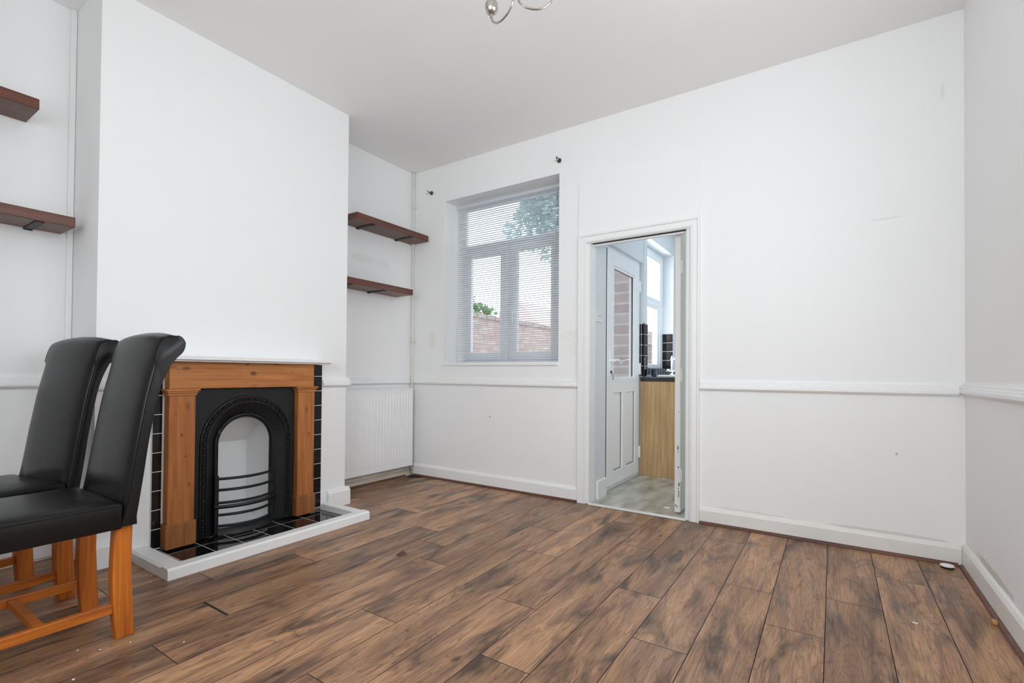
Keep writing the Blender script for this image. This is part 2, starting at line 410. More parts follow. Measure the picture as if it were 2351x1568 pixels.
# ------------------------------------------------------------------ floor (planks along +Y, one mesh)
X0, PW, PL = -.0254, .2044, 1.372
joints = {-11: 2.322, -9: 1.94, -8: 1.385, -7: 2.362, -6: 1.794, -5: 1.40, -4: 2.198, -3: 1.812, -2: 2.534, -1: 2.215, 0: 2.624, 1: 3.045,
          -10: .775, -12: 1.589, -14: .835, -13: 2.55, -15: 1.9, -16: 1.2, -17: 2.2, 2: 1.9}
bm = bmesh.new(); lay = bm.loops.layers.float_color.new('pid')
rf = random.Random(3)
for k in range(-18, 4):
    xa, xb = max(X0 + k * PW, XL), min(X0 + (k + 1) * PW, XR)
    if xb - xa < .005: continue
    j = joints.get(k, rf.uniform(1, 2.4)); ys = []
    pl_ = 1.280 if k == -11 else PL
    y = j - pl_ * math.ceil((j - YF) / pl_)
    while y < YB + .05:
        ya, yb = max(y, YF), min(y + pl_, YB + .03); y += pl_
        if yb - ya < .01: continue
        pid = (rf.random(), rf.random(), rf.random(), 1)
        if rf.random() < .25: pid = (pid[0], pid[1], pid[2] * .4, 1)
        gi = .0014 if not (k == -11 and abs(yb - 1.05) < .02) else .0014
        q = [(xa, ya), (xb, ya), (xb, yb), (xa, yb)]; qi = [(xa + gi, ya + gi), (xb - gi, ya + gi), (xb - gi, yb - gi), (xa + gi, yb - gi)]
        T = [bm.verts.new((*p, 0)) for p in qi]; B = [bm.verts.new((*p, -.0035)) for p in q]
        fs = [bm.faces.new(T)] + [bm.faces.new((B[i], B[(i + 1) % 4], T[(i + 1) % 4], T[i])) for i in range(4)]
        for fi, f in enumerate(fs):
            for lp in f.loops: lp[lay] = pid
            if fi: f.material_index = 1
me = bpy.data.meshes.new('floor'); bm.to_mesh(me); bm.free()
me.materials.append(MT['floor']); me.materials.append(MT['dark'])
fl = bpy.data.objects.new('floor', me); COL.objects.link(fl); struct(fl); ORG['floor'] = (0, 0, 0)
MB().box(XL - .1, YF - .1, -.12, XR + .1, YB + .03, -.004).build('subfloor', 'dark', fl)
b = MB(); b.faces([(-3.452, 3.452, .0008), (-3.44, 3.385, .0008), (-3.37, 3.345, .0008), (-3.28, 3.385, .0008), (-3.27, 3.440, .0008)], [(0, 1, 2, 3, 4)])
lab(b.build('pipe_cutout', 'dark', fl), 'dark cut-out in the planks around the radiator pipe')
# gap at a lifted board end
b = MB(); b.box(-2.268, 1.037, -.004, -2.076, 1.047, .0006); lab(b.build('open_joint', 'dark', fl), 'dark open joint between two plank ends')

# ------------------------------------------------------------------ walls
struct(MB().box(XL - .2, YF - .15, HC, XR + .25, YB + .28, HC + .12).build('ceiling', 'ceil'))
b = MB(); b.box(XL - .15, YF, -.1, XL, NY, HC); b.box(XL - .15, NY, -.1, XL, BY, HC); b.box(XL - .15, BY, -.1, XL, YB + .27, HC)
struct(b.build('wall_left', 'wall_left'))
b = MB()      # chimney breast with the fire opening left out
b.box(XL, NY, 0, XB, 1.352, HC); b.box(XL, 1.968, 0, XB, BY, HC); b.box(XL, 1.352, .905, XB, 1.968, HC)
struct(b.build('wall_chimney_breast', 'wall_breast'))
WX0, WX1, WZ0, WZ1 = -3.064, -1.845, 1.068, 2.622     # window opening
DX0, DX1, DZ = -1.578, -.833, 2.035                   # doorway opening
YD = 3.585                                            # kitchen side of the thin wall
b = MB()
YW = 3.76
b.box(XL - .15, YB, -.1, WX0, YW, HC); b.box(WX0, YB, -.1, WX1, YW, WZ0); b.box(WX0, YB, WZ1, WX1, YW, HC)
b.box(WX1, YB, -.1, DX0 - .002, YD + .001, HC); b.box(WX1, YD, -.1, -1.70, YW, HC)
b.box(DX0 - .002, YB, DZ, DX1, YD, HC); b.box(DX1, YB, -.1, XR + .2, YD, HC)
struct(b.build('wall_back', 'wall_back'))
# right wall with an added side window, out of view, to light the room
b = MB(); SY0, SY1, SZ0, SZ1 = .60, 2.40, 1.25, 2.55
b.box(XR, YF, -.1, XR + .2, SY0, HC); b.box(XR, SY1, -.1, XR + .2, YB, HC); b.box(XR, SY0, -.1, XR + .2, SY1, SZ0); b.box(XR, SY0, SZ1, XR + .2, SY1, HC)
struct(b.build('wall_right', 'wall_right'))
b = MB(); b.box(XL - .15, YF - .15, -.1, -1.75, YF, HC); b.box(.25, YF - .15, -.1, XR + .2, YF, HC)
b.box(-1.75, YF - .15, -.1, .25, YF, .92); b.box(-1.75, YF - .15, 2.48, .25, YF, HC)
struct(b.build('wall_front', 'wall_left'))


def frame_window(name, axis, c, a0, a1, z0, z1, w=.06, d=.05, mull=()):
    """plain framed window in the plane axis=c"""
    b = MB()

    def bx(p0, p1, q0, q1):
        if axis == 0: b.box(c - d / 2, p0, q0, c + d / 2, p1, q1, .004, 1)
        else: b.box(p0, c - d / 2, q0, p1, c + d / 2, q1, .004, 1)
    bx(a0, a0 + w, z0, z1); bx(a1 - w, a1, z0, z1); bx(a0 + w, a1 - w, z0, z0 + w); bx(a0 + w, a1 - w, z1 - w, z1)
    for mm in mull: bx(mm - w / 2, mm + w / 2, z0 + w, z1 - w)
    o = struct(b.build(name, 'upvc'))
    g = MB()
    if axis == 0: g.box(c - .003, a0 + w, z0 + w, c + .003, a1 - w, z1 - w)
    else: g.box(a0 + w, c - .003, z0 + w, a1 - w, c + .003, z1 - w)
    g.build('pane', 'glass', o); return o


frame_window('window_added_side', 0, XR + .07, SY0, SY1, SZ0, SZ1, mull=(1.5,))
frame_window('window_added_front', 1, YF - .10, -1.75, .25, .92, 2.48, mull=(-.75,))  # front window added out of view, behind the camera, as a light source

# ------------------------------------------------------------------ mouldings
DADO = [(0, 0), (.008, 0), (.020, .008), (.026, .014), (.026, .028), (.020, .033), (.020, .040), (.014, .045), (.014, .054), (.007, .060), (.005, .070), (0, .070)]
SKIRT = [(0, 0), (.018, 0), (.018, .082), (.010, .098), (0, .104)]
BEAD = [(0, 0), (.016, 0), (.0155, .006), (.012, .013), (.006, .0165), (0, .017)]


def rail(name, prof, wall, at, a, b_, z, mk):
    """wall: 'y-' faces -Y, 'x+' faces +X, 'x-' faces -X, 'y+'"""
    m_ = MB()
    if wall == 'y-': m_.prism([(at - d, z + h) for d, h in prof], 0, a, b_)
    elif wall == 'y+': m_.prism([(at + d, z + h) for d, h in prof], 0, a, b_)
    elif wall == 'x+': m_.prism([(at + d, z + h) for d, h in prof], 1, a, b_)
    else: m_.prism([(at - d, z + h) for d, h in prof], 1, a, b_)
    # prism with axis 0 takes (y,z); with axis 1 takes (x,z)
    return struct(m_.build(name, mk))


n = [0]


def trim(*a): n[0] += 1; return rail('trim_%d' % n[0], *a)


trim(DADO, 'y-', YB, XL + .012, -1.664, .888, 'trim')          # dado, left of the doorway
trim(DADO, 'y-', YB, -.754, XR - .026, .895, 'trim')           # dado, right of the doorway
trim(DADO, 'x-', XR, YF, YB - .001, .902, 'trim')        # dado, right wall
trim(DADO, 'x+', XL, YF, NY - .02, .903, 'trim')               # dado, left alcove
trim(DADO, 'x+', XB, 2.196, BY + .026, .889, 'trim')           # dado, breast right of the fireplace
trim(DADO, 'x+', XB, NY - .026, 1.135, .893, 'trim')           # dado, breast left of the fireplace
trim(DADO, 'x+', XL, BY + .001, YB - .03, .889, 'trim')        # dado, right alcove
trim(DADO, 'y-', NY, XL + .03, XB + .026, .893, 'trim')        # dado, breast side


def base(name, *a): return rail(name, *a)


base('baseboard_back', SKIRT, 'y-', YB, XL + .02, -1.662, .012, 'trim')
base('baseboard_back_right', SKIRT, 'y-', YB, -.755, XR - .019, .006, 'worn')
base('baseboard_right', SKIRT, 'x-', XR, YF + .02, YB - .001, .016, 'worn')
SK2 = [(0, 0), (.030, 0), (.030, .105), (.016, .128), (0, .132)]
base('baseboard_breast_right', SK2, 'x+', XB, 2.245, BY + .03, .0, 'trim')
base('baseboard_breast_left', SK2, 'x+', XB, NY - .02, 1.04, .0, 'trim')
base('baseboard_nib', SKIRT, 'y-', NY, XL + .02, XB + .02, .0, 'trim')
base('baseboard_left', SKIRT, 'x+', XL, YF, NY - .02, .016, 'trim')
b = MB(); b.prism([(XL, 0), (XL + .026, 0), (XL + .026, .050), (XL + .014, .053), (XL + .014, .058), (XL + .020, .060), (XL + .012, .100), (XL, .104)], 1, BY + .001, YB - .02)
struct(b.build('baseboard_alcove', 'oldwood'))
for a in ((BEAD, 'y-', YB - .018, XL + .06, -1.664, 0, 'bead'), (BEAD, 'y-', YB - .018, -.75, XR - .035, 0, 'bead'), (BEAD, 'x-', XR - .018, YF + .02, YB - .035, 0, 'bead'),
          (BEAD, 'y-', NY - .018, XL + .035, XB + .03, 0, 'bead'), (BEAD, 'x+', XL + .022, BY + .03, YB - .10, 0, 'bead')):
    trim(*a)
n[0] += 1      # batten boxed into the corner beside the breast
struct(MB().box(XL, .868, .98, XL + .016, NY - .001, HC, .004).build('trim_%d' % n[0], 'trim'))
n[0] += 1      # boarded-over light above the doorway
struct(MB().box(-1.667, YB - .009, 2.085, -.761, YB, 2.507, .002, 1).build('trim_%d' % n[0], 'wall_back'))

# ------------------------------------------------------------------ doorway: casing, lining, interior door
n[0] += 1
b = MB()
CX0, CX1, CZ = -1.662, -.756, 2.080
def cas(d0, d1, o0, o1):
    """mitred three-sided band, o0..o1 inward from the outer edge, proud of the wall by d1"""
    A = [(CX0 + o0, 0), (CX0 + o0, CZ - o0), (CX1 - o0, CZ - o0), (CX1 - o0, 0)]; B = [(CX0 + o1, 0), (CX0 + o1, CZ - o1), (CX1 - o1, CZ - o1), (CX1 - o1, 0)]
    rg = []
    for (x, z), (x2, z2) in zip(A, B):
        e = .003; ux, uz = (x2 - x) / (o1 - o0) * e, (z2 - z) / (o1 - o0) * e
        rg.append([(x, YB - d0, z), (x, YB - d1 + e, z), (x + ux, YB - d1, z + uz), (x2 - ux, YB - d1, z2 - uz), (x2, YB - d1 + e, z2), (x2, YB - d0, z2)])
    b.loft(rg)
cas(0, .026, 0, .014); cas(0, .019, .0141, .050); cas(0, .022, .0501, .060); cas(0, .016, .0601, .067)
struct(b.build('trim_%d' % n[0], 'trim'))
n[0] += 1
b = MB()       # lining with stops
b.box(DX0 - .002, YB - .008, 0, DX0 + .008, YD, DZ - .012, .002, 1); b.box(DX1 - .008, YB - .008, 0, DX1 + .002, YD, DZ - .012, .002, 1)
b.box(DX0, YB - .008, DZ - .012, DX1, YD, DZ + .001)
b.box(DX1 - .022, YB + .012, 0, DX1 - .006, YB + .06, DZ - .012, .002, 1)
b.box(DX0 + .004, YB + .045, 2.001, DX1 - .004, YB + .075, 2.0145, .002, 1)
lin = struct(b.build('trim_%d' % n[0], 'trim'))
MB().box(DX0 + .009, YB + .050, 2.0146, DX1 - .009, YB + .074, DZ - .0125).build('head_gap', 'dark', lin)
n[0] += 1
b = MB(); b.prism([(YB - .030, .0005), (YB + .022, .0005), (YB + .018, .005), (YB - .022, .005)], 0, DX0 + .01, DX1 - .01)
thr = struct(b.build('trim_%d' % n[0], 'worn'))
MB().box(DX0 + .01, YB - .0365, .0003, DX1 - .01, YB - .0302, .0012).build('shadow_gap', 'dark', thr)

d1 = struct(MB().box(-.953, YD + .004, .012, -.913, YD + .78, 2.045, .003, 1).build('door_1', 'worn'))
lab(MB().box(-.9131, YD + .006, .014, -.9120, YD + .778, 2.043).build('face', 'cream', d1), 'cream painted face of the opened door')
for z in (.28, 1.0, 1.78):
    h = MB(); h.tube([(-.905, YD + .001, z - .045), (-.905, YD + .001, z + .045)], .006, 10)
    h.box(-.9132, YD + .002, z - .045, -.9105, YD + .045, z + .045)
    h.build('hinge', 'worn', d1, smooth=True)
b = MB()
rr = random.Random(5)
for (dz, w, hh) in ((.46, .006, .03), (.44, .004, .008), (.33, .006, .012), (.20, .006, .026), (.18, .005, .008), (.12, .004, .05), (.055, .006, .012), (.045, .005, .014), (.73, .004, .006)):
    x = -.953 + rr.uniform(.005, .03)
    b.box(x, YD + .0030, dz, x + w, YD + .0045, dz + hh)
lab(b.build('chipped_paint', 'dark', d1), 'dark chips where the door edge paint has gone')

# ------------------------------------------------------------------ window 1 with recess, sill, blind
FY = 3.715
b = MB()
def fb(x0, x1, z0, z1, y0=FY - .03, y1=FY + .03): b.box(x0, y0, z0, x1, y1, z1, .006, 2)
fb(WX0, -2.985, WZ0 + .03, WZ1); fb(-1.925, WX1, WZ0 + .03, WZ1); fb(-2.985, -1.925, WZ1 - .05, WZ1); fb(-2.985, -1.925, WZ0 + .03, 1.125)
fb(-2.985, -1.925, 2.13, 2.19); fb(-2.495, -2.425, 1.125, 2.13)
w1 = struct(b.build('window_1', 'upvc'))
def sash(x0, x1, z0, z1, gx0, gx1, gz0, gz1):
    q = MB(); y0, y1 = FY - .042, FY - .008
    q.box(x0, y0, z0, gx0, y1, z1, .005); q.box(gx1, y0, z0, x1, y1, z1, .005); q.box(gx0, y0, z0, gx1, y1, gz0, .005); q.box(gx0, y0, gz1, gx1, y1, z1, .005)
    o = q.build('sash', 'upvc', w1)
    MB().box(gx0, FY - .022, gz0, gx1, FY - .018, gz1).build('pane', 'glass', o)
    return o
sash(-2.985, -1.925, 2.185, 2.575, -2.957, -1.955, 2.222, 2.558)
s1 = sash(-2.985, -2.485, 1.12, 2.135, -2.893, -2.555, 1.197, 2.100)
s2 = sash(-2.435, -1.925, 1.12, 2.135, -2.367, -2.027, 1.197, 2.105)
for s_, x in ((s1, -2.525), (s2, -2.40)):
    h = MB(); h.box(x - .013, FY - .055, 1.52, x + .013, FY - .042, 1.60, .003); h.box(x - .009, FY - .075, 1.545, x + .009, FY - .055, 1.565, .003)
    h.box(x - .010, FY - .082, 1.45, x + .010, FY - .070, 1.568, .004); h.build('handle', 'upvc', s_)
lab(MB().box(WX0 - .014, YB - .016, WZ0, WX1 + .0, FY - .03, WZ0 + .030, .006).build('window_sill', 'trim', w1), 'white painted window board')
vb = thing('venetian_blind', 'white aluminium venetian blind lowered over the back window', 'blind', (-2.44, 3.62, WZ0 + .031))
BX0, BX1, BYc = -3.022, -1.862, 3.628
MB().box(BX0, BYc - .014, 2.572, BX1, BYc + .014, 2.600, .002, 1).build('headrail', 'blind', vb)
b = MB(); pitch = .0198; z = 1.124; k = 0
while z < 2.565:
    jx = math.sin(k * 1.7) * .0006
    prof = []
    for i in range(5):
        t = (i - 2) / 2; prof.append((BYc + t * .0122, z + jx + (1 - t * t) * .0022 - t * .0003))
    prof += [(y, zz - .0006) for y, zz in prof[::-1]]
    b.prism(prof, 0, BX0 + .004, BX1 - .004); z += pitch; k += 1
b.build('slats', 'blind', vb)
MB().box(BX0 + .002, BYc - .012, 1.100, BX1 - .002, BYc + .012, 1.114, .002, 1).build('bottom_rail', 'blind', vb)
for x in (-2.90, -2.44, -1.97):
    c = MB(); c.tube([(x, BYc - .0135, 1.11), (x, BYc - .0135, 2.575)], .0009, 5); c.tube([(x, BYc + .0135, 1.11), (x, BYc + .0135, 2.575)], .0009, 5); c.build('ladder_cord', 'cord', vb)
c = MB(); c.tube([(-1.945, BYc - .022, 2.565), (-1.948, BYc - .024, 2.30), (-1.95, BYc - .024, 2.02)], .003, 8); c.build('tilt_wand', 'cord', vb)
c = MB(); c.tube([(-2.945, BYc - .022, 2.565), (-2.945, BYc - .022, 1.9)], .0012, 6); c.lathe([(.001, 1.86), (.006, 1.865), (.005, 1.89), (.001, 1.90)], (-2.945, BYc - .022, 0), n=10); c.build('pull_cord', 'cord', vb)

for (x, z, lb) in ((-3.232, 2.735, 'small metal curtain hook on the back wall above the left side of the window'), (-1.846, 2.725, 'small metal curtain hook on the back wall above the right side of the window')):
    t = thing('curtain_pole_bracket', lb, 'bracket', (x, YB, z), 'empty curtain brackets over the window')
    p = MB(); p.lathe([(.001, -.012), (.016, -.012), (.019, -.006), (.019, -.0005), (.001, -.0005)], (x, YB, z), 1, 18); p.build('wall_plate', 'darkmetal', t, smooth=True)
    p = MB(); p.tube([(x, YB - .010, z - .004), (x + .006, YB - .05, z - .006), (x + .012, YB - .075, z - .002)], .0055, 10); p.build('arm', 'darkmetal', t, smooth=True)
    p = MB(); cc = [(x + .014 + .016 * math.cos(a), YB - .08, z - .018 + .016 * math.sin(a)) for a in [R(v) for v in range(100, -121, -20)]]
    p.tube(cc, .0032, 8); p.build('hook', 'nickel', t, smooth=True)

# ------------------------------------------------------------------ fireplace
def arch(yc, r, zs, z0, nseg=28):
    """outline (y,z) from left foot over the arch to the right foot"""
    pts = [(yc - r, z0), (yc - r, zs)]
    pts += [(yc - r * math.cos(math.pi * i / nseg), zs + r * math.sin(math.pi * i / nseg)) for i in range(1, nseg)]
    return pts + [(yc + r, zs), (yc + r, z0)]


TX = XB + .010
def tile_panel(y0, y1, label, first):
    yt = 1.189 if first == 0 else y1
    t = thing('tile_panel', label, 'tiles', (TX, (y0 + y1) / 2, .013))
    MB().box(XB + .0005, y0, .014, TX - .0004, y1, 1.050).build('grout', 'grout', t)
    b = MB(); z = .030
    b.box(TX - .008, y0 + .001, .015, TX, y1 - .001, .024, .0012, 1)
    while z < 1.04:
        b.box(TX - .008, y0 + .0015, z, TX + .0004, yt - .0015, min(z + .1005, 1.0495), .0008, 1); z += .1045
    return b.build('glazed_tiles', 'tile', t)


tile_panel(1.141, 1.335, 'column of black glazed tiles left of the pine fire surround, beside the chairs', 0)
tile_panel(1.972, 2.192, 'column of black glazed tiles right of the pine fire surround', 1)

fs = thing('fire_surround', 'waxed pine fire surround with white mantel shelf on the chimney breast', 'fireplace', (-3.03, 1.64, .022))
SX = -3.030
for (y0, y1) in ((1.196, 1.330), (1.967, 2.092)):
    p = MB().box(TX + .0005, y0, .022, SX, y1, .868, .004).build('pillar', 'pine', fs)
    MB().box(TX + .0005, y0 - .010, .0225, SX + .010, y1 + .008, .158, .004).build('plinth', 'pined', p)
    c = MB()
    for (e, z0, z1) in ((.006, .862, .876), (.011, .876, .887), (.018, .887, .899)):
        c.box(TX + .0005, y0 - e, z0, SX + e, y1 + e, z1, .003)
    c.build('capital', 'pineh', p)
MB().box(TX + .0005, 1.196, .899, SX + .002, 2.084, 1.052, .003).build('lintel', 'pineh', fs)
b = MB(); b.prism([(XB + .001, 1.052), (-2.972, 1.052), (-2.966, 1.060), (-2.952, 1.064), (-2.952, 1.082), (-2.958, 1.085), (XB + .001, 1.085)], 1, 1.100, 2.176, .003, 1)
lab(b.build('mantel_shelf', 'trim', fs), 'white painted mantel shelf')

fi = thing('fireplace_insert', 'black cast iron arched fireplace insert with bowed grate bars', 'fireplace', (-3.07, 1.655, .022))
PX_ = -3.066; YC = 1.655
outer = arch(YC, .292, .563, .022); inner = arch(YC, .162, .551, .022)
b = MB()       # face plate = bands from the outer arch to a rectangle
rect = []
for (y, z) in outer:
    if z <= .563 + 1e-6: rect.append((1.346 if y < YC else 1.960, z))
    else:
        a = math.atan2(z - .563, y - YC); s_ = min(.31 / max(abs(math.cos(a)), 1e-6), .332 / max(math.sin(a), 1e-6))
        yy = YC + s_ * math.cos(a); rect.append((min(max(yy, 1.346), 1.960), min(.563 + s_ * math.sin(a), .895)))
def band(A, xa, B, xb):
    b.loft([[(xa, *p) for p in A], [(xb, *p) for p in B]], closed=False, caps=False)
band(rect, PX_, outer, PX_); band(rect, PX_ - .025, rect, PX_)
b.build('face_plate', 'iron', fi)
b = MB(); i2 = arch(YC, .245, .560, .022); i3 = arch(YC, .185, .553, .022)
band(i2, PX_ - .004, i3, PX_ - .050); band(outer, PX_, i2, PX_ - .004)
b.build('splayed_cheek', 'iron', fi, smooth=True)
b = MB()
mo = arch(YC, .270, .562, .022, 40)
for r_, off in ((.281, 0), (.247, 0)):
    pth = [(PX_ + .003, y, z) for y, z in arch(YC, r_, .562, .024, 36)]; b.tube(pth, .0055 if r_ > .26 else .0035, 8)
b.build('arch_moulding', 'ironpoly', fi, smooth=True)
b = MB()       # rope of leaf beads round the arch
pts = arch(YC, .265, .562, .03, 44); dense = []
for (p, q) in zip(pts, pts[1:]):
    L_ = math.dist(p, q); m_ = max(1, round(L_ / .019))
    dense += [((p[0] + (q[0] - p[0]) * i / m_, p[1] + (q[1] - p[1]) * i / m_), math.atan2(q[1] - p[1], q[0] - p[0])) for i in range(m_)]
for i, ((y, z), a) in enumerate(dense):
    t = bmesh.new(); bmesh.ops.create_icosphere(t, subdivisions=1, radius=1)
    M_ = Matrix.Translation((PX_ + .004, y, z)) @ Matrix.Rotation(a + (.6 if i % 2 else -.6), 4, 'X') @ Matrix.Diagonal((.0075, .011, .0055, 1))
    bmesh.ops.transform(t, matrix=M_, verts=t.verts); b._merge(t)
b.build('leaf_border', 'ironpoly', fi, smooth=True)
b = MB(); xi = PX_ - .050
for r_, rad, dx in ((.178, .008, .004), (.164, .005, .0)):
    b.tube([(xi + dx, y, z) for y, z in arch(YC, r_, .551, .024, 32)], rad, 8)
for (y, z, q) in ((0, .026, .010), (-.012, .014, .007), (.012, .014, .007), (0, .012, .008), (-.027, .008, .006), (.027, .008, .006), (-.042, .002, .005), (.042, .002, .005)):
    b.lathe([(.0005, -q), (q * .8, -q * .5), (q, 0), (q * .8, q * .5), (.0005, q)], (xi + .008, YC + y, .551 + .18 + z), 0, 10)
b.build('inner_arch_moulding', 'ironpoly', fi, smooth=True)
b = MB(); i4 = arch(YC, .162, .551, .022)
band(i3, PX_ - .050, i4, PX_ - .056); b.build('arch_lip', 'iron', fi)
# white painted fire box behind the opening
b = MB()
bx0, bx1, by0, by1 = -3.405, PX_ - .058, 1.46, 1.822
b.faces([(bx0, by0, .02), (bx0, by1, .02), (bx0, by1, .527), (bx0, by0, .527)], [(0, 1, 2, 3)])
b.faces([(bx0, by1, .02), (bx1, by1 + .006, .02), (bx1, by1 + .006, .74), (bx0, by1, .527)], [(0, 1, 2, 3)])
b.faces([(bx0, by0, .02), (bx1, by0, .02), (bx1, by0, .74), (bx0, by0, .527)], [(3, 2, 1, 0)])
b.faces([(bx0, by0, .527), (bx0, by1, .527), (bx1, by1 + .006, .74), (bx1, by0, .74)], [(0, 1, 2, 3)])
b.faces([(bx0, by0, .025), (bx1, by0, .025), (bx1, by1 + .006, .025), (bx0, by1, .025)], [(0, 1, 2, 3)])
lab(b.build('fire_box', 'wall_breast', fi), 'white painted boarded-in fire opening')
gr = MB()      # grate
def bow(z, y0, y1, depth, xe):
    return [(xe + depth * (1 - ((2 * i / 14) - 1) ** 2), y0 + (y1 - y0) * i / 14, z) for i in range(15)]
XE = PX_ - .030
gro = None
for z, r_ in ((.350, .0085), (.283, .0085), (.206, .0085), (.132, .0085), (.066, .0085)):
    w_ = .178 if z > .15 else .168
    q = MB(); q.tube(bow(z, YC - w_, YC + w_, .060 if z > .1 else .065, XE), r_, 10); q.build('grate_bar', 'iron', fi, smooth=True)
q = MB(); pa = bow(.183, YC - .192, YC + .192, .066, XE)
q.loft([[(x + .012, y, z - .010), (x + .016, y, z), (x + .012, y, z + .010), (x - .02, y, z + .008), (x - .02, y, z - .008)] for x, y, z in pa]); q.build('grate_shelf', 'iron', fi)
for y in (YC - .176, YC + .170):
    q = MB(); q.box(XE - .012, y - .012, .022, XE + .008, y + .012, .37, .003); q.build('grate_upright', 'iron', fi)
q = MB(); pa = bow(.035, YC - .172, YC + .165, .052, XE)
q.loft([[(x + .018, y, .013), (x + .012, y, .030), (x - .004, y, .048), (x - .02, y, .05), (x - .02, y, .013)] for x, y, z in pa]); q.build('ash_lip', 'iron', fi, smooth=True)

ht = thing('hearth', 'black tiled hearth with raised white painted wooden edge', 'hearth', (-2.85, 1.65, 0))
HX, HY0, HY1 = -2.635, 1.046, 2.252
b = MB()
b.box(XB + .001, HY0 + .085, 0.0005, HX - .08, HY1 - .065, .0120); b.build('grout_bed', 'grout', ht)
b = MB(); xs = [XB + .002, -2.985, -2.823, -2.716]; ys = [1.132, 1.184, 1.352, 1.512, 1.668, 1.826, 1.99, 2.155, 2.186]
for xa, xb in zip(xs, xs[1:]):
    for ya, yb in zip(ys, ys[1:]): b.box(xa + .0022, ya + .0022, .004, xb - .0022, yb - .0022, .0127, .0006, 1)
b.build('glazed_tiles', 'tile', ht)
EDG = [(0, 0), (0, .046), (.010, .055), (.068, .055), (.074, .050), (.074, 0)]
b = MB(); b.prism([(HX - d, .0005 + h) for d, h in EDG], 1, HY0, HY1)
b.prism([(HY0 + .001 + d * 1.16, .0005 + h - .0006) for d, h in EDG], 0, XB + .001, HX - .02)
b.prism([(HY1 - .001 - d * .88, .0005 + h - .0006) for d, h in EDG], 0, XB + .032, HX - .02)
lab(b.build('edge_frame', 'trim', ht), 'white painted wooden edge')

# ------------------------------------------------------------------ alcove: shelves, radiator, pipe
def shelf(y0, y1, z0, z1, brs, label, group):
    t = thing('wall_shelf', label, 'shelf', (XL + .002, (y0 + y1) / 2, z0), group)
    MB().box(XL + .002, y0, z0, -3.25, y1, z1, .002, 1).build('board', 'shelf', t)
    for y in brs:
        q = MB(); q.box(XL + .002, y - .017, z0 - .006, -3.268, y + .017, z0 - .0005); q.box(XL + .001, y - .017, z0 - .010, XL + .006, y + .017, z0 - .0005)
        q.build('bracket', 'bracket', t)


shelf(2.613, 3.455, 2.262, 2.316, (2.80, 3.25), 'dark brown board shelf above the radiator, upper of that pair, reaching the back corner', 'dark board shelves')
shelf(2.41, 3.258, 1.718, 1.770, (2.575, 2.93), 'dark brown board shelf above the radiator, lower of that pair', 'dark board shelves')
shelf(-.14, .702, 2.275, 2.327, (.10, .50), 'dark brown board shelf left of the chimney breast, upper of that pair', 'dark board shelves')
shelf(.0, .846, 1.731, 1.783, (.30, .715), 'dark brown board shelf above the chairs, lower of the pair left of the chimney breast', 'dark board shelves')

rd = thing('radiator', 'white panel radiator below the shelves in the right alcove', 'radiator', (-3.41, 2.92, .107))
RY0, RY1, RZ0, RZ1 = 2.432, 3.402, .108, .846
MB().box(-3.440, RY0, RZ0, -3.384, RY1, RZ1, .004).build('panel', 'rad', rd)
b = MB(); y = RY1 - .030
while y > RY0 + .02:
    rings = []
    for (z, s_) in ((RZ0 + .050, .02), (RZ0 + .056, .6), (RZ0 + .070, 1), (RZ1 - .070, 1), (RZ1 - .056, .6), (RZ1 - .050, .02)):
        rings.append([(-3.3845 + .0060 * s_ * math.sin(math.pi * i / 6), y + (.0105 * (.6 + .4 * s_)) * math.cos(math.pi * i / 6), z) for i in range(7)])
    b.loft(rings, closed=False, caps=False); y -= .0362
b.build('fluting', 'rad', rd, smooth=True, angle=60)
b = MB(); b.box(-3.446, RY0 - .001, RZ1 - .012, -3.3815, RY1 + .002, RZ1 + .002, .003); b.box(-3.446, RY1 - .004, RZ0 + .002, -3.3815, RY1 + .002, RZ1, .002)
b.build('top_cover', 'rad', rd)
b = MB(); b.tube([(-3.42, RY1 + .001, .135), (-3.42, 3.425, .132)], .009, 10); b.lathe([(.003, .05), (.013, .052), (.015, .085), (.012, .115), (.014, .12), (.014, .15), (.006, .155)], (-3.42, 3.428, 0), n=14)
b.tube([(-3.42, 3.428, .055), (-3.42, 3.428, .001)], .007, 10); b.build('valve', 'nickel', rd, smooth=True)
b = MB(); b.tube([(-3.437, 3.442, HC - .012), (-3.439, 3.444, 2.2), (-3.440, 3.446, 1.5), (-3.440, 3.446, .86), (-3.435, 3.44, .5), (-3.43, 3.44, .16)], .0105, 12)
pp = thing('heating_pipe', 'white painted heating pipe running up the alcove corner', 'pipe', (-3.44, 3.446, .16))
b.build('pipe_run', 'pipe', pp, smooth=True)
for z in (2.62, 1.30):
    q = MB(); q.box(-3.456, 3.430, z, -3.424, 3.4775, z + .016, .002, 1); q.build('pipe_clip', 'pipe', pp)
q = MB(); q.lathe([(.010, HC - .006), (.022, HC - .006), (.022, HC - .001), (.010, HC - .001)], (-3.437, 3.442, 0), n=16); q.build('pipe_collar', 'pipe', pp)

# ------------------------------------------------------------------ dining chairs
def spline(pts, m_=6):
    out = []
    P = [Vector(p) for p in pts]
    for i in range(len(P) - 1):
        a, b_, c, d = P[max(i - 1, 0)], P[i], P[i + 1], P[min(i + 2, len(P) - 1)]
        for k in range(m_):
            t = k / m_
            out.append(.5 * ((2 * b_) + (c - a) * t + (2 * a - 5 * b_ + 4 * c - d) * t * t + (3 * b_ - a - 3 * c + d) * t ** 3))
    out.append(P[-1]); return out


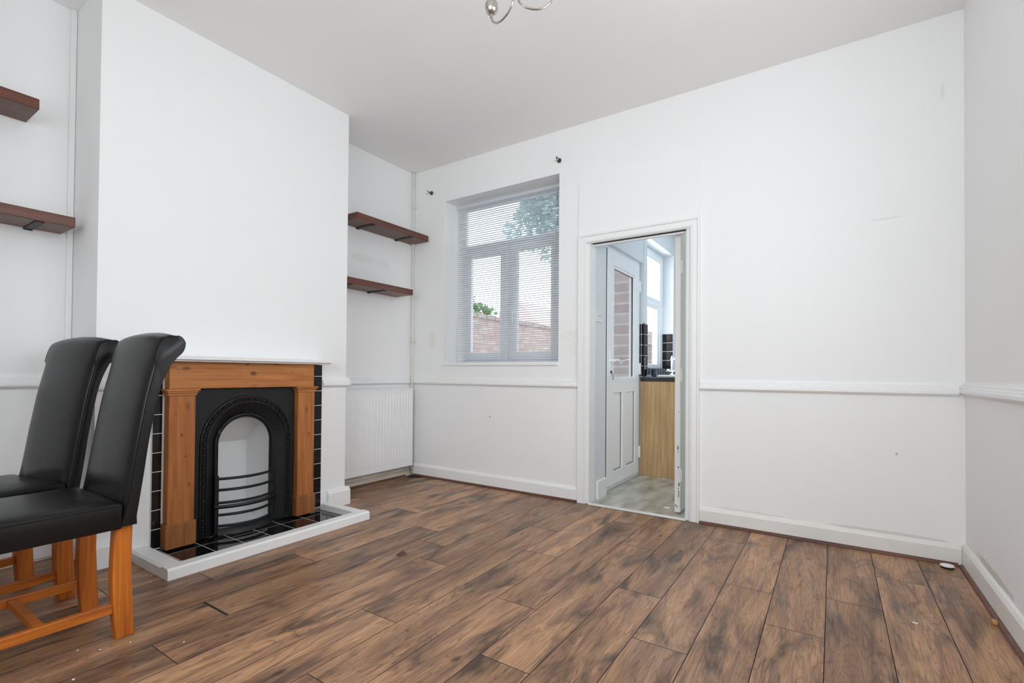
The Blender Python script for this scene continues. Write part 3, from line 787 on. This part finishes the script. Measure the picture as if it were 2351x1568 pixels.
def make_chair(label):
    """local: x right, y towards the back, origin on the floor below the middle of the back"""
    t = thing('dining_chair', label, 'chair', (0, 0, 0), 'pair of black leather dining chairs')
    Y = .74; hw = .226
    front = [(.702, .417), (.720, .516), (.730, .579), (.750, .722), (.776, .885), (.802, 1.010), (.817, 1.085), (.838, 1.132)]
    rear = [(.874, 1.150), (.912, 1.140), (.930, 1.109), (.921, 1.074), (.896, 1.046), (.872, 1.002), (.843, .916), (.813, .749), (.794, .601), (.769, .417)]
    fs_ = spline([(y - Y, z) for y, z in front + rear[:1]], 5)[:-1]
    rs_ = spline([(y - Y, z) for y, z in rear], 4)
    prof = [(p[0], p[1]) for p in fs_ + rs_]
    # rings across the width: rounded vertical edges and a slightly cushioned front
    cy = sum(p[0] for p in prof) / len(prof)
    rings = []
    nF = len(fs_)
    for x, inset in ((-hw, .024), (-hw + .003, .0185), (-hw + .010, .012), (-hw + .022, .006), (-hw + .042, .001), (-hw + .07, -.003), (-hw * .45, -.007), (0, -.010), (hw * .45, -.007), (hw - .07, -.003), (hw - .042, .001), (hw - .022, .006), (hw - .010, .012), (hw - .003, .0185), (hw, .024)):
        rg = []
        for i, (y, z) in enumerate(prof):
            a = Vector(prof[i - 1]); c = Vector(prof[(i + 1) % len(prof)]); d = (c - a).normalized(); nrm = Vector((d[1], -d[0]))
            # inward normal (profile runs up the front, down the rear: outward front = -y)
            k_ = inset if i < nF + 3 else inset * .35
            if z < .425: k_ = min(max(k_, 0), .004) if inset > 0 else 0
            if i < nF and z < .575 and inset < .005: k_ += .009 * min(1, (.575 - z) / .055)
            if z > 1.03 and k_ > 0: k_ *= .55
            rg.append((x * (1 - .025 * max(0, min(1, (z - .5) / .6))), y + nrm[0] * k_, z + nrm[1] * k_))
        rings.append(rg)
    bk = MB().loft(rings).build('backrest', 'leather', t, smooth=True, angle=50)
    for sx in (-1, 1):
        q = MB(); q.tube([(sx * (hw - .002) * (1 - .025 * max(0, min(1, (rings[-2][i][2] - .5) / .6))), rings[-2][i][1] - .0006, rings[-2][i][2]) for i in range(2, nF + 9)], .0022, 6); q.build('piping', 'piping', bk, smooth=True)
    # seat
    y0, y1 = .285 - Y, .722 - Y
    sr = []
    outl = []
    rc = .03
    for (cx_, cy_, a0) in ((hw - rc, y1 - .004, 0), (-hw + rc, y1 - .004, 90), (-hw + rc, y0 + rc, 180), (hw - rc, y0 + rc, 270)):
        rr_ = rc if a0 >= 180 else .004
        cxx = cx_ if a0 >= 180 else math.copysign(hw - .004, cx_)
        for k in range(5):
            a = R(a0 + 90 * k / 4); outl.append((cxx + rr_ * math.cos(a), cy_ + rr_ * math.sin(a)))
    mx, my = 0, (y0 + y1) / 2
    for z, s_ in ((.414, .99), (.420, 1.0), (.494, 1.0), (.504, .988), (.512, .93), (.520, .75), (.525, .5), (.527, .2)):
        sr.append([(mx + (x - mx) * s_, my + (y - my) * (s_ if s_ > .98 else s_), z) for x, y in outl])
    st = MB().loft(sr).build('seat', 'leather', t, smooth=True, angle=60)
    q = MB(); q.tube([(x * 1.0, my + (y - my), .499) for x, y in outl], .0026, 6, closed=True); q.build('piping', 'piping', st, smooth=True)
    # rear legs: sabre
    for sx in (-1, 1):
        xo, xi_ = sx * (hw - .022), sx * (hw - .066)
        pr = [(.708, .43), (.703, .30), (.702, .22), (.706, .12), (.716, .0), (.772, .0), (.766, .12), (.760, .25), (.762, .43)]
        MB().prism([(y - Y, z) for y, z in pr], 0, min(xo, xi_), max(xo, xi_), .003, 2).build('leg', 'leg', t)
    for sx in (-1, 1):
        xo, xi_ = sx * (hw - .014), sx * (hw - .058)
        MB().box(min(xo, xi_), .300 - Y, 0, max(xo, xi_), .344 - Y, .416, .003).build('leg', 'leg', t)
    for sx in (-1, 1):
        xc = sx * (hw - .041)
        MB().box(xc - .011, .338 - Y, .098, xc + .011, .708 - Y, .134, .003).build('side_stretcher', 'legh', t)
    MB().box(-(hw - .052), .500 - Y, .102, hw - .052, .526 - Y, .130, .003).build('cross_stretcher', 'legh', t)
    return t


c1 = make_chair('black leather roll-back dining chair nearest the camera, in front of the fireplace')
c1.location = (-2.424, .74, 0)
c2 = c1.copy(); COL.objects.link(c2)
for ch in list(c1.children):
    k = ch.copy(); COL.objects.link(k); k.parent = c2
    for g in ch.children:
        g2 = g.copy(); COL.objects.link(g2); g2.parent = k
c2['label'] = 'black leather roll-back dining chair behind the nearest one, next to the left alcove wall'
c2.location = (-2.992, .690, 0); c2.rotation_euler = (0, 0, R(8.5))

# ------------------------------------------------------------------ ceiling light
cc = Vector((-1.048, 1.592, 0))
pl = thing('ceiling_light', 'brushed nickel ceiling light with curved arms and cup holders', 'ceiling light', (cc.x, cc.y, HC))
b = MB(); b.lathe([(.002, HC - .0005), (.055, HC - .001), (.055, HC - .008), (.035, HC - .022), (.012, HC - .03), (.002, HC - .03)], (cc.x, cc.y, 0)); b.build('ceiling_rose', 'nickel', pl, smooth=True)
b = MB(); b.lathe([(.001, 2.50), (.012, 2.505), (.020, 2.53), (.022, 2.56), (.014, 2.585), (.009, 2.60), (.009, HC - .028), (.001, HC - .028)], (cc.x, cc.y, 0)); b.build('stem', 'nickel', pl, smooth=True)
U = [(.012, 2.56), (.010, 2.51), (.016, 2.472), (.040, 2.449), (.078, 2.440), (.112, 2.445), (.136, 2.462), (.147, 2.479), (.150, 2.494)]
for ang in (164, 33.5, -72):
    dx, dy = math.cos(R(ang)), math.sin(R(ang))
    q = MB(); q.tube([(cc.x + dx * p[0], cc.y + dy * p[0], p[1]) for p in spline([Vector(u) for u in U], 6)], .0043, 10)
    arm = q.build('arm', 'nickel', pl, smooth=True)
    ex, ey = cc.x + dx * .150, cc.y + dy * .150
    q = MB(); q.lathe([(.001, 2.487), (.0065, 2.488), (.007, 2.494), (.0045, 2.4955), (.0045, 2.4975), (.006, 2.4985), (.0055, 2.501), (.011, 2.5025), (.019, 2.508), (.0245, 2.517), (.0272, 2.529), (.0268, 2.543), (.022, 2.556), (.018, 2.563), (.012, 2.570), (.001, 2.570)], (ex, ey, 0), n=28)
    q.build('cup', 'nickel', arm, smooth=True)
    q = MB(); q.lathe([(.001, 2.570), (.012, 2.570), (.012, 2.63), (.001, 2.63)], (ex, ey, 0), n=16); q.build('lamp_holder', 'plastic', arm, smooth=True)

# ------------------------------------------------------------------ kitchen beyond the doorway
KX = -1.58         # kitchen side wall face near the doorway
PXW = -1.575       # pier face
DY0, DY1, DZT = 3.822, 4.775, 2.115
KH, KYE, KXR = 2.62, 7.45, .45
struct(MB().box(KX - .4, YB + .004, -.10, KXR + .1, KYE + .1, .0003).build('floor_kitchen', 'vinyl'))
struct(MB().box(KX - .3, YD, KH, KXR + .15, KYE + .15, KH + .1).build('ceiling_kitchen', 'kwall'))
b = MB()
KWX = KX - .11     # inner leaf of the side wall
b.box(KWX, YD + .001, 0, KX, DY0, KH); b.box(KWX, DY0, DZT, KX, DY1 + .01, KH)
b.box(KWX - .03, DY1 + .005, 0, PXW, 4.882, KH)                      # pier (steps into the room)
b.box(KWX - .03, 4.882, 0, PXW, 5.86, 1.060); b.box(KWX - .03, 4.882, 2.41, PXW, 5.86, KH); b.box(KWX - .03, 5.86, 0, PXW, KYE, KH)
struct(b.build('wall_kitchen_side', 'kwall'))
b = MB(); b.box(KWX - .26, DY1 + .007, -.1, KWX + .02, 4.90, KH + .2)
struct(b.build('wall_kitchen_brick', 'brick_x'))
b = MB(); b.box(KX - .3, KYE, 0, KXR + .1, KYE + .12, KH)
struct(b.build('wall_kitchen_end', 'kwall'))
struct(MB().box(KXR, YD, 0, KXR + .12, KYE, KH).build('wall_kitchen_right', 'kwall'))
base('baseboard_kitchen', [(0, 0), (.014, 0), (.014, .135), (.008, .145), (0, .146)], 'x+', KX, 3.640, DY0 - .002, .0005, 'trim')

# glazed back door
b = MB(); fx0, fx1 = KX - .085, KX - .036
b.box(fx0, DY0, .001, fx1, DY0 + .045, DZT, .004); b.box(fx0, DY1 - .045, .001, fx1 + .0, DY1, DZT, .004); b.box(fx0, DY0 + .045, DZT - .045, fx1, DY1 - .045, DZT, .004); b.box(fx0, DY0 + .045, .001, fx1 + .004, DY1 - .045, .040, .004)
d2 = struct(b.build('door_2', 'upvc'))
lx0, lx1 = KX - .060, KX - .004; ly0, ly1, lz0, lz1 = 3.862, 4.668, .046, 2.065
gy0, gy1, gz0, gz1 = 4.015, 4.560, .960, 1.948
b = MB()
b.box(lx0, ly0, lz0, lx1, gy0, lz1, .005); b.box(lx0, gy1, lz0, lx1, ly1, lz1, .005); b.box(lx0, gy0 - .001, gz1, lx1 - .0005, gy1 + .001, lz1, .004)
b.box(lx0, gy0 - .001, lz0, lx1 - .0005, gy1 + .001, .160, .004); b.box(lx0, gy0 - .001, .838, lx1 - .0005, gy1 + .001, gz0, .004); b.box(lx0, 4.226, .158, lx1 - .0005, 4.333, .840, .004)
for (ya, yb, za, zb) in ((gy0, gy0 + .02, gz0, gz1), (gy1 - .02, gy1, gz0, gz1), (gy0 + .02, gy1 - .02, gz1 - .02, gz1), (gy0 + .02, gy1 - .02, gz0, gz0 + .018)): b.box(KX - .028, ya, za, KX - .012, yb, zb, .005)
b.box(KX - .057, gy1 - .035, gz0, KX - .036, gy1 - .001, gz1, .004)
lf = b.build('leaf', 'upvc', d2)
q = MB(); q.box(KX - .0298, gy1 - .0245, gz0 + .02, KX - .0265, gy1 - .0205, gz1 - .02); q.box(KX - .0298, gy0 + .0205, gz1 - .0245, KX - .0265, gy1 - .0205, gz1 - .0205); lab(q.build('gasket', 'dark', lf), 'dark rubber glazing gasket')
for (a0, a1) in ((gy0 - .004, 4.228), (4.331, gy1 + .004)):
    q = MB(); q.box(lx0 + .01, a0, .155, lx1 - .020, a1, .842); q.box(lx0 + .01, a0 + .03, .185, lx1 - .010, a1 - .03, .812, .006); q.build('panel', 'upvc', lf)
    q = MB(); q.box(lx1 - .0195, a1 - .008, .160, lx1 - .0165, a1 - .0045, .838); q.box(lx1 - .0195, a0 + .0045, .1605, lx1 - .0165, a1 - .0045, .164); lab(q.build('panel_edge_shade', 'dark', lf), 'dark strip painted as the shade at the edge of the lower panel')  # dark strips stand in for the shade in the panel grooves
MB().box(KX - .034, gy0, gz0, KX - .030, gy1, gz1).build('pane', 'glass', lf)
q = MB(); yh = 3.915
q.box(lx1, yh - .014, .985, lx1 + .008, yh + .014, 1.20, .003); q.box(lx1 + .004, yh - .010, 1.105, lx1 + .045, yh + .010, 1.129, .004)
q.tube(spline([Vector((lx1 + .042, yh, 1.117)), Vector((lx1 + .046, yh + .06, 1.122)), Vector((lx1 + .044, yh + .12, 1.115)), Vector((lx1 + .040, yh + .17, 1.095))], 5), .0115, 10)
q.build('handle', 'upvc', lf, smooth=True)
q = MB(); q.lathe([(.001, 0), (.008, 0), (.008, .006), (.001, .006)], (lx1 + .008, yh, 1.022), 0, 12); q.box(lx1 + .012, yh - .002, 1.005, lx1 + .022, yh + .006, 1.03); q.tube([(lx1 + .018, yh + .010, 1.012), (lx1 + .020, yh + .030, .985), (lx1 + .020, yh + .034, .95)], .003, 8)
lab(q.build('lock_and_keys', 'darkmetal', lf, smooth=True), 'dark lock cylinder with keys hanging')
for z in (.245, 1.055, 1.86):
    q = MB(); q.tube([(lx1 + .006, ly1 + .004, z - .055), (lx1 + .006, ly1 + .004, z + .055)], .009, 10); q.box(lx1 - .002, ly1 - .02, z - .04, lx1 + .005, ly1 + .03, z + .04, .002, 1); q.build('hinge', 'upvc', d2, smooth=True)
b = MB(); b.box(KX - .0355, ly0 - .014, .05, KX - .010, ly0 - .0005, 2.07); b.build('seal', 'dark', d2)

# kitchen side window in its tiled recess
wx = -1.735; b = MB()
b.box(wx - .035, 4.882, 1.062, wx + .035, 4.95, 2.41, .005); b.box(wx - .035, 5.745, 1.062, wx + .035, 5.86, 2.41, .005)
b.box(wx - .034, 4.949, 2.335, wx + .034, 5.746, 2.409, .004); b.box(wx - .034, 4.949, 1.063, wx + .034, 5.746, 1.12, .004); b.box(wx - .034, 4.949, 1.745, wx + .034, 5.746, 1.81, .004)
b.box(wx + .018, 5.66, 1.119, wx + .030, 5.746, 1.746, .004); w2 = struct(b.build('window_2', 'upvc'))
q = MB(); y0, y1, z0, z1 = 4.94, 5.79, 1.80, 2.345
q.box(wx + .0, y0, z0, wx + .055, y0 + .06, z1, .005); q.box(wx, y1 - .12, z0, wx + .055, y1 - .035, z1, .005); q.box(wx, y0 + .059, z0 + .001, wx + .054, y1 - .119, z0 + .06, .004); q.box(wx, y0 + .059, z1 - .06, wx + .054, y1 - .119, z1 - .001, .004)
so = q.build('sash', 'upvc', w2); MB().box(wx + .01, y0 + .06, z0 + .06, wx + .014, y1 - .06, z1 - .06).build('pane', 'glass', so)
MB().box(wx - .002, 4.95, 1.12, wx + .002, 5.785, 1.745).build('pane', 'glass', w2)
# tiles: pier, upstand, far reveal
t = thing('wall_tiles', 'black tiles with white grout round the kitchen window', 'tiles', (PXW, 4.83, .975))
b = MB(); b.box(-1.614, 4.7695, .976, PXW - .004, 4.7785, 1.512); b.box(PXW + .0005, 4.782, .976, PXW + .0075, 4.880, 1.512); b.box(PXW + .0005, 4.880, .976, PXW + .0075, 5.95, 1.062)
b.box(-1.70, 5.8495, 1.064, PXW, 5.8595, 1.486); b.build('grout', 'grout', t)
b = MB(); z = .981
while z < 1.50:
    z1 = min(z + .1005, 1.511)
    b.box(-1.613, 4.769, z, -1.599, 4.7745, z1, .0005, 1); b.box(-1.5945, 4.769, z, PXW + .001, 4.7745, z1, .0005, 1); b.box(PXW + .001, 4.788, z, PXW + .008, 4.879, z1, .0005, 1); z += .1055
y = 4.884
while y < 5.9: b.box(PXW + .001, y, .981, PXW + .008, y + .0945, 1.060, .0005, 1); y += .0995
z = 1.068
while z < 1.47: b.box(-1.70, 5.849, z, PXW - .002, 5.8545, z + .0995, .0005, 1); z += .1045
b.box(-1.70, 4.884, 1.0605, PXW + .008, 5.85, 1.066, .0005, 1)
b.build('glazed_tiles', 'tilek', t)
q = MB(); q.box(PXW + .0015, 4.7685, .976, PXW + .009, 4.785, 1.514, .001, 1); lab(q.build('edge_trim', 'bracket', t), 'dark grey plastic tile edge trim')

kc = thing('kitchen_cabinet', 'oak effect kitchen base unit with plain end panel seen through the doorway', 'cabinet', (-1.28, 5.9, .001))
MB().box(-1.597, 4.758, .001, -1.000, 4.7735, .932, .001, 1).build('end_panel', 'oak', kc)
MB().box(-1.570, 4.774, .10, -1.02, 6.95, .932).build('carcass', 'oak', kc)
MB().box(-1.570, 4.774, .001, -1.07, 6.95, .10).build('plinth', 'oak', kc)
for y0 in (4.803, 5.343, 5.883, 6.423):
    dd = MB().box(-1.02, y0, .11, -1.002, y0 + .535, .928, .002, 1).build('cabinet_door', 'oak', kc); MB().box(-1.002, y0 + .45, .70, -.975, y0 + .465, .85, .003).build('handle', 'nickel', dd)
tag(MB().box(-1.600, 4.752, .9335, -.985, 4.7745, .9735, .003).box(-1.5745, 4.770, .9335, -.985, 6.98, .9735, .003).build('worktop', 'worktop', loc=(-1.28, 5.87, .9335)), 'black worktop on the oak kitchen unit', 'worktop')
b = MB(); sx0, sx1, sy0, sy1 = -1.475, -1.07, 4.90, 5.80
b.box(sx0, sy0, .974, sx1, sy0 + .09, .996, .008); b.box(sx0, sy1 - .06, .974, sx1, sy1, .996, .008); b.box(sx0, sy0 + .08, .974, sx0 + .09, sy1 - .05, .996, .008); b.box(sx1 - .04, sy0 + .08, .974, sx1, sy1 - .05, .996, .008); b.box(sx0 + .05, sy0 + .05, .974, sx1 - .02, sy1 - .03, .980)
tag(b.build('sink', 'ceramic', loc=(-1.27, 5.35, .974), smooth=True), 'white ceramic sink rim on the black worktop', 'sink')
tx, ty = -1.415, 5.22
tp = thing('kitchen_tap', 'tall chrome cross-head kitchen tap at the sink', 'tap', (tx, ty, .9965))
b = MB(); b.lathe([(.001, .9965), (.026, .9965), (.026, 1.004), (.015, 1.012), (.012, 1.03), (.016, 1.04), (.011, 1.05), (.010, 1.15), (.014, 1.155), (.014, 1.17), (.009, 1.18), (.009, 1.19), (.001, 1.20)], (tx, ty, 0), n=16); b.build('body', 'chrome', tp, smooth=True)
b = MB(); b.tube(spline([Vector((tx, ty, 1.165)), Vector((tx + .08, ty, 1.17)), Vector((tx + .16, ty, 1.15)), Vector((tx + .18, ty, 1.11))], 5), .008, 10); b.build('spout', 'chrome', tp, smooth=True)
for dx in (-.035, .035):
    b = MB(); b.tube([(tx, ty, 1.03), (tx + dx * 1.0, ty - .02, 1.045)], .006, 8); cxy = Vector((tx + dx, ty - .022, 1.048))
    b.tube([cxy + Vector((-.016, 0, -.010)), cxy + Vector((.016, 0, .010))], .004, 8); b.tube([cxy + Vector((-.010, 0, .014)), cxy + Vector((.010, 0, -.014))], .004, 8); b.build('cross_handle', 'chrome', tp, smooth=True)
tag(MB().lathe([(.001, .974), (.024, .974), (.028, 1.055), (.0255, 1.055), (.022, .98), (.001, .98)], (-1.515, 4.93, 0)).build('reflection_cup', 'reflection_cup', loc=(-1.515, 4.93, .974), smooth=True), 'small dark blue cup shape standing in for a reflection in the kitchen window tiles', 'cup')  # cup shape standing in for what reads as a reflection in the tiles
sk = thing('wall_socket', 'white switch plate on the wall just inside the doorway', 'switch', (KX + .001, 3.652, 1.468))
MB().box(KX + .0005, 3.594, 1.419, KX + .010, 3.709, 1.519, .003).build('plate', 'plastic', sk)
for y in (3.655, 3.685):
    MB().box(KX + .0098, y - .0035, 1.464, KX + .0115, y + .0035, 1.474, .001, 1).build('rocker', 'bracket', sk)
tag(MB().box(-1.06, 3.69, .0008, -1.02, 3.735, .0018).build('card_scrap', 'paper', loc=(-1.04, 3.712, .0008)), 'small white square of card on the kitchen vinyl floor', 'scrap')

# ------------------------------------------------------------------ yard behind the house
struct(MB().box(-30, 3.76, -.25, -1.85, 45, -.12).build('ground', 'concrete'))
b = MB(); b.box(-4.85, 3.9, -.12, -4.62, 16, 1.86)
yy = 3.9
rb = random.Random(2)
while yy < 15.8: b.box(-4.88, yy, 1.86, -4.59, yy + .22, 1.93 + rb.uniform(-.01, .01), .01, 1); yy += .235
tag(b.build('garden_wall', 'brick_y', loc=(-4.73, 9, -.12)), 'brick garden wall seen through the blind', 'wall')


def foliage(cx_, cy_, cz_, rx, ry, rz, cnt, size, seed):
    r_ = random.Random(seed); b = MB(); V = []; Fc = []
    for i in range(cnt):
        while True:
            p = Vector((r_.uniform(-1, 1), r_.uniform(-1, 1), r_.uniform(-1, 1)))
            if .25 < p.length < 1: break
        lump = .75 + .25 * math.sin(p.x * 7 + seed) * math.cos(p.z * 6)
        c = Vector((cx_ + p.x * rx * lump, cy_ + p.y * ry * lump, cz_ + p.z * rz * lump)); s_ = size * r_.uniform(.6, 1.3)
        a = Vector((r_.gauss(0, 1), r_.gauss(0, 1), r_.gauss(0, .6))).normalized(); q = a.cross(Vector((r_.gauss(0, 1), r_.gauss(0, 1), r_.gauss(0, 1)))).normalized()
        k = len(V); V += [c - a * s_, c + q * s_ * .45, c + a * s_, c - q * s_ * .45]; Fc.append((k, k + 1, k + 2, k + 3))
    return b.faces(V, Fc)


tr = thing('tree', 'leafy tree over the garden wall in the upper window', 'tree', (-4.3, 10.8, -.12))
foliage(-5.25, 10.6, 5.25, 2.15, 1.6, 1.75, 11000, .09, 4).build('foliage', 'leaf', tr)
foliage(-4.95, 10.5, 3.02, .75, .9, .95, 1900, .08, 8).build('foliage', 'leaf', tr)
b = MB(); b.tube([(-4.3, 10.8, -.12), (-4.25, 10.75, 1.8), (-4.1, 10.6, 4.2), (-4.0, 10.5, 5.2)], [.16, .13, .08, .03], 10); b.tube([(-4.2, 10.7, 2.8), (-4.7, 10.5, 4.0), (-5.0, 10.4, 4.6)], [.07, .04, .02], 8)
b.build('trunk', 'bark', tr)
sh = thing('shrub', 'green shrub above the brick garden wall at left of the window', 'shrub', (-5.9, 7.2, -.12))
foliage(-5.75, 7.15, 1.75, .75, .9, .85, 2600, .07, 9).build('foliage', 'leaf2', sh)
b = MB(); b.tube([(-5.9, 7.2, -.12), (-5.8, 7.15, 1.6)], .05, 8); b.build('stem', 'bark', sh)
for (x0, x1, y, ze, zr, lb) in ((-15.4, -11.4, 21, 2.7, 4.7, 'far house roof behind the right window pane, left of the gap'), (-11.0, -7.0, 21, 2.9, 5.2, 'far house roof at the right edge of the window')):
    t = thing('house', lb, 'house', ((x0 + x1) / 2, y + 3, -.12), 'houses beyond the yard')
    MB().box(x0, y, -.12, x1, y + 6, ze).build('walls', 'render', t)
    MB().prism([(x0 - .2, ze), ((x0 + x1) / 2, zr), (x1 + .2, ze)], 1, y - .2, y + 6.2).build('roof', 'slate', t)

# ------------------------------------------------------------------ bits on the floor
lf_ = MB(); lf_.faces([(-2.005, 1.905, .001), (-1.985, 1.892, .012), (-1.962, 1.905, .003), (-1.950, 1.935, .016), (-1.972, 1.945, .004), (-1.992, 1.938, .014)], [(0, 1, 5), (1, 2, 5), (2, 4, 5), (2, 3, 4)])
tag(lf_.build('dried_leaf', 'driedleaf', loc=(-1.98, 1.918, 0)), 'curled brown dried leaf on the floor in front of the hearth', 'leaf')
tag(MB().box(.540, 2.725, .0005, .556, 2.752, .016, .003).build('wood_chip', 'chip', loc=(.548, 2.74, 0)), 'small orange wooden chip by the right skirting', 'chip')
t = thing('end_cap', 'small white and dark plastic cap in the right floor corner', 'cap', (.505, 3.385, 0))
b = MB(); b.lathe([(.010, .011), (.028, .011), (.030, .014), (.028, .017), (.018, .017), (.010, .013)], (.500, 3.392, 0)); b.build('rim', 'paper', t, smooth=True)
b = MB(); b.lathe([(.001, .0005), (.026, .0005), (.027, .0105), (.001, .0105)], (.500, 3.392, 0)); b.build('body', 'bracket', t, smooth=True)
rq = random.Random(11)
pts = [(-2.80, 1.02), (-2.83, 1.00), (-2.77, 1.03), (-2.94, .955), (-2.96, .94), (-2.90, 1.0), (-2.70, 1.0), (-2.59, 1.12), (-2.59, 1.2), (-2.251, .614), (-2.19, .66), (-2.16, .74), (-2.05, .55), (-2.0, .85), (-1.75, .62), (-3.03, .85)]
src = None
for i, (x, y) in enumerate(pts):
    if src is None:
        q = MB(); q.faces([(-.008, -.004, .0006), (.002, -.007, .0006), (.009, .001, .0006), (.003, .006, .0006), (-.006, .005, .0006), (0, 0, .004)], [(0, 1, 5), (1, 2, 5), (2, 3, 5), (3, 4, 5), (4, 0, 5)])
        src = q.build('plaster_flake', 'flake'); tag(src, 'tiny white plaster flake on the floorboards near the chairs and hearth', 'flake', 'plaster flakes near the hearth'); o = src
    else:
        o = src.copy(); COL.objects.link(o)
    s_ = rq.uniform(.3, .75); o.location = (x, y, 0); o.rotation_euler = (0, 0, rq.uniform(0, 6)); o.scale = (s_, s_ * rq.uniform(.6, 1), s_)
tag(MB().box(.270, 2.560, .0005, .288, 2.566, .003).build('paper_shred', 'paper', loc=(.28, 2.563, 0)), 'tiny white paper shred on the planks at the right', 'scrap')
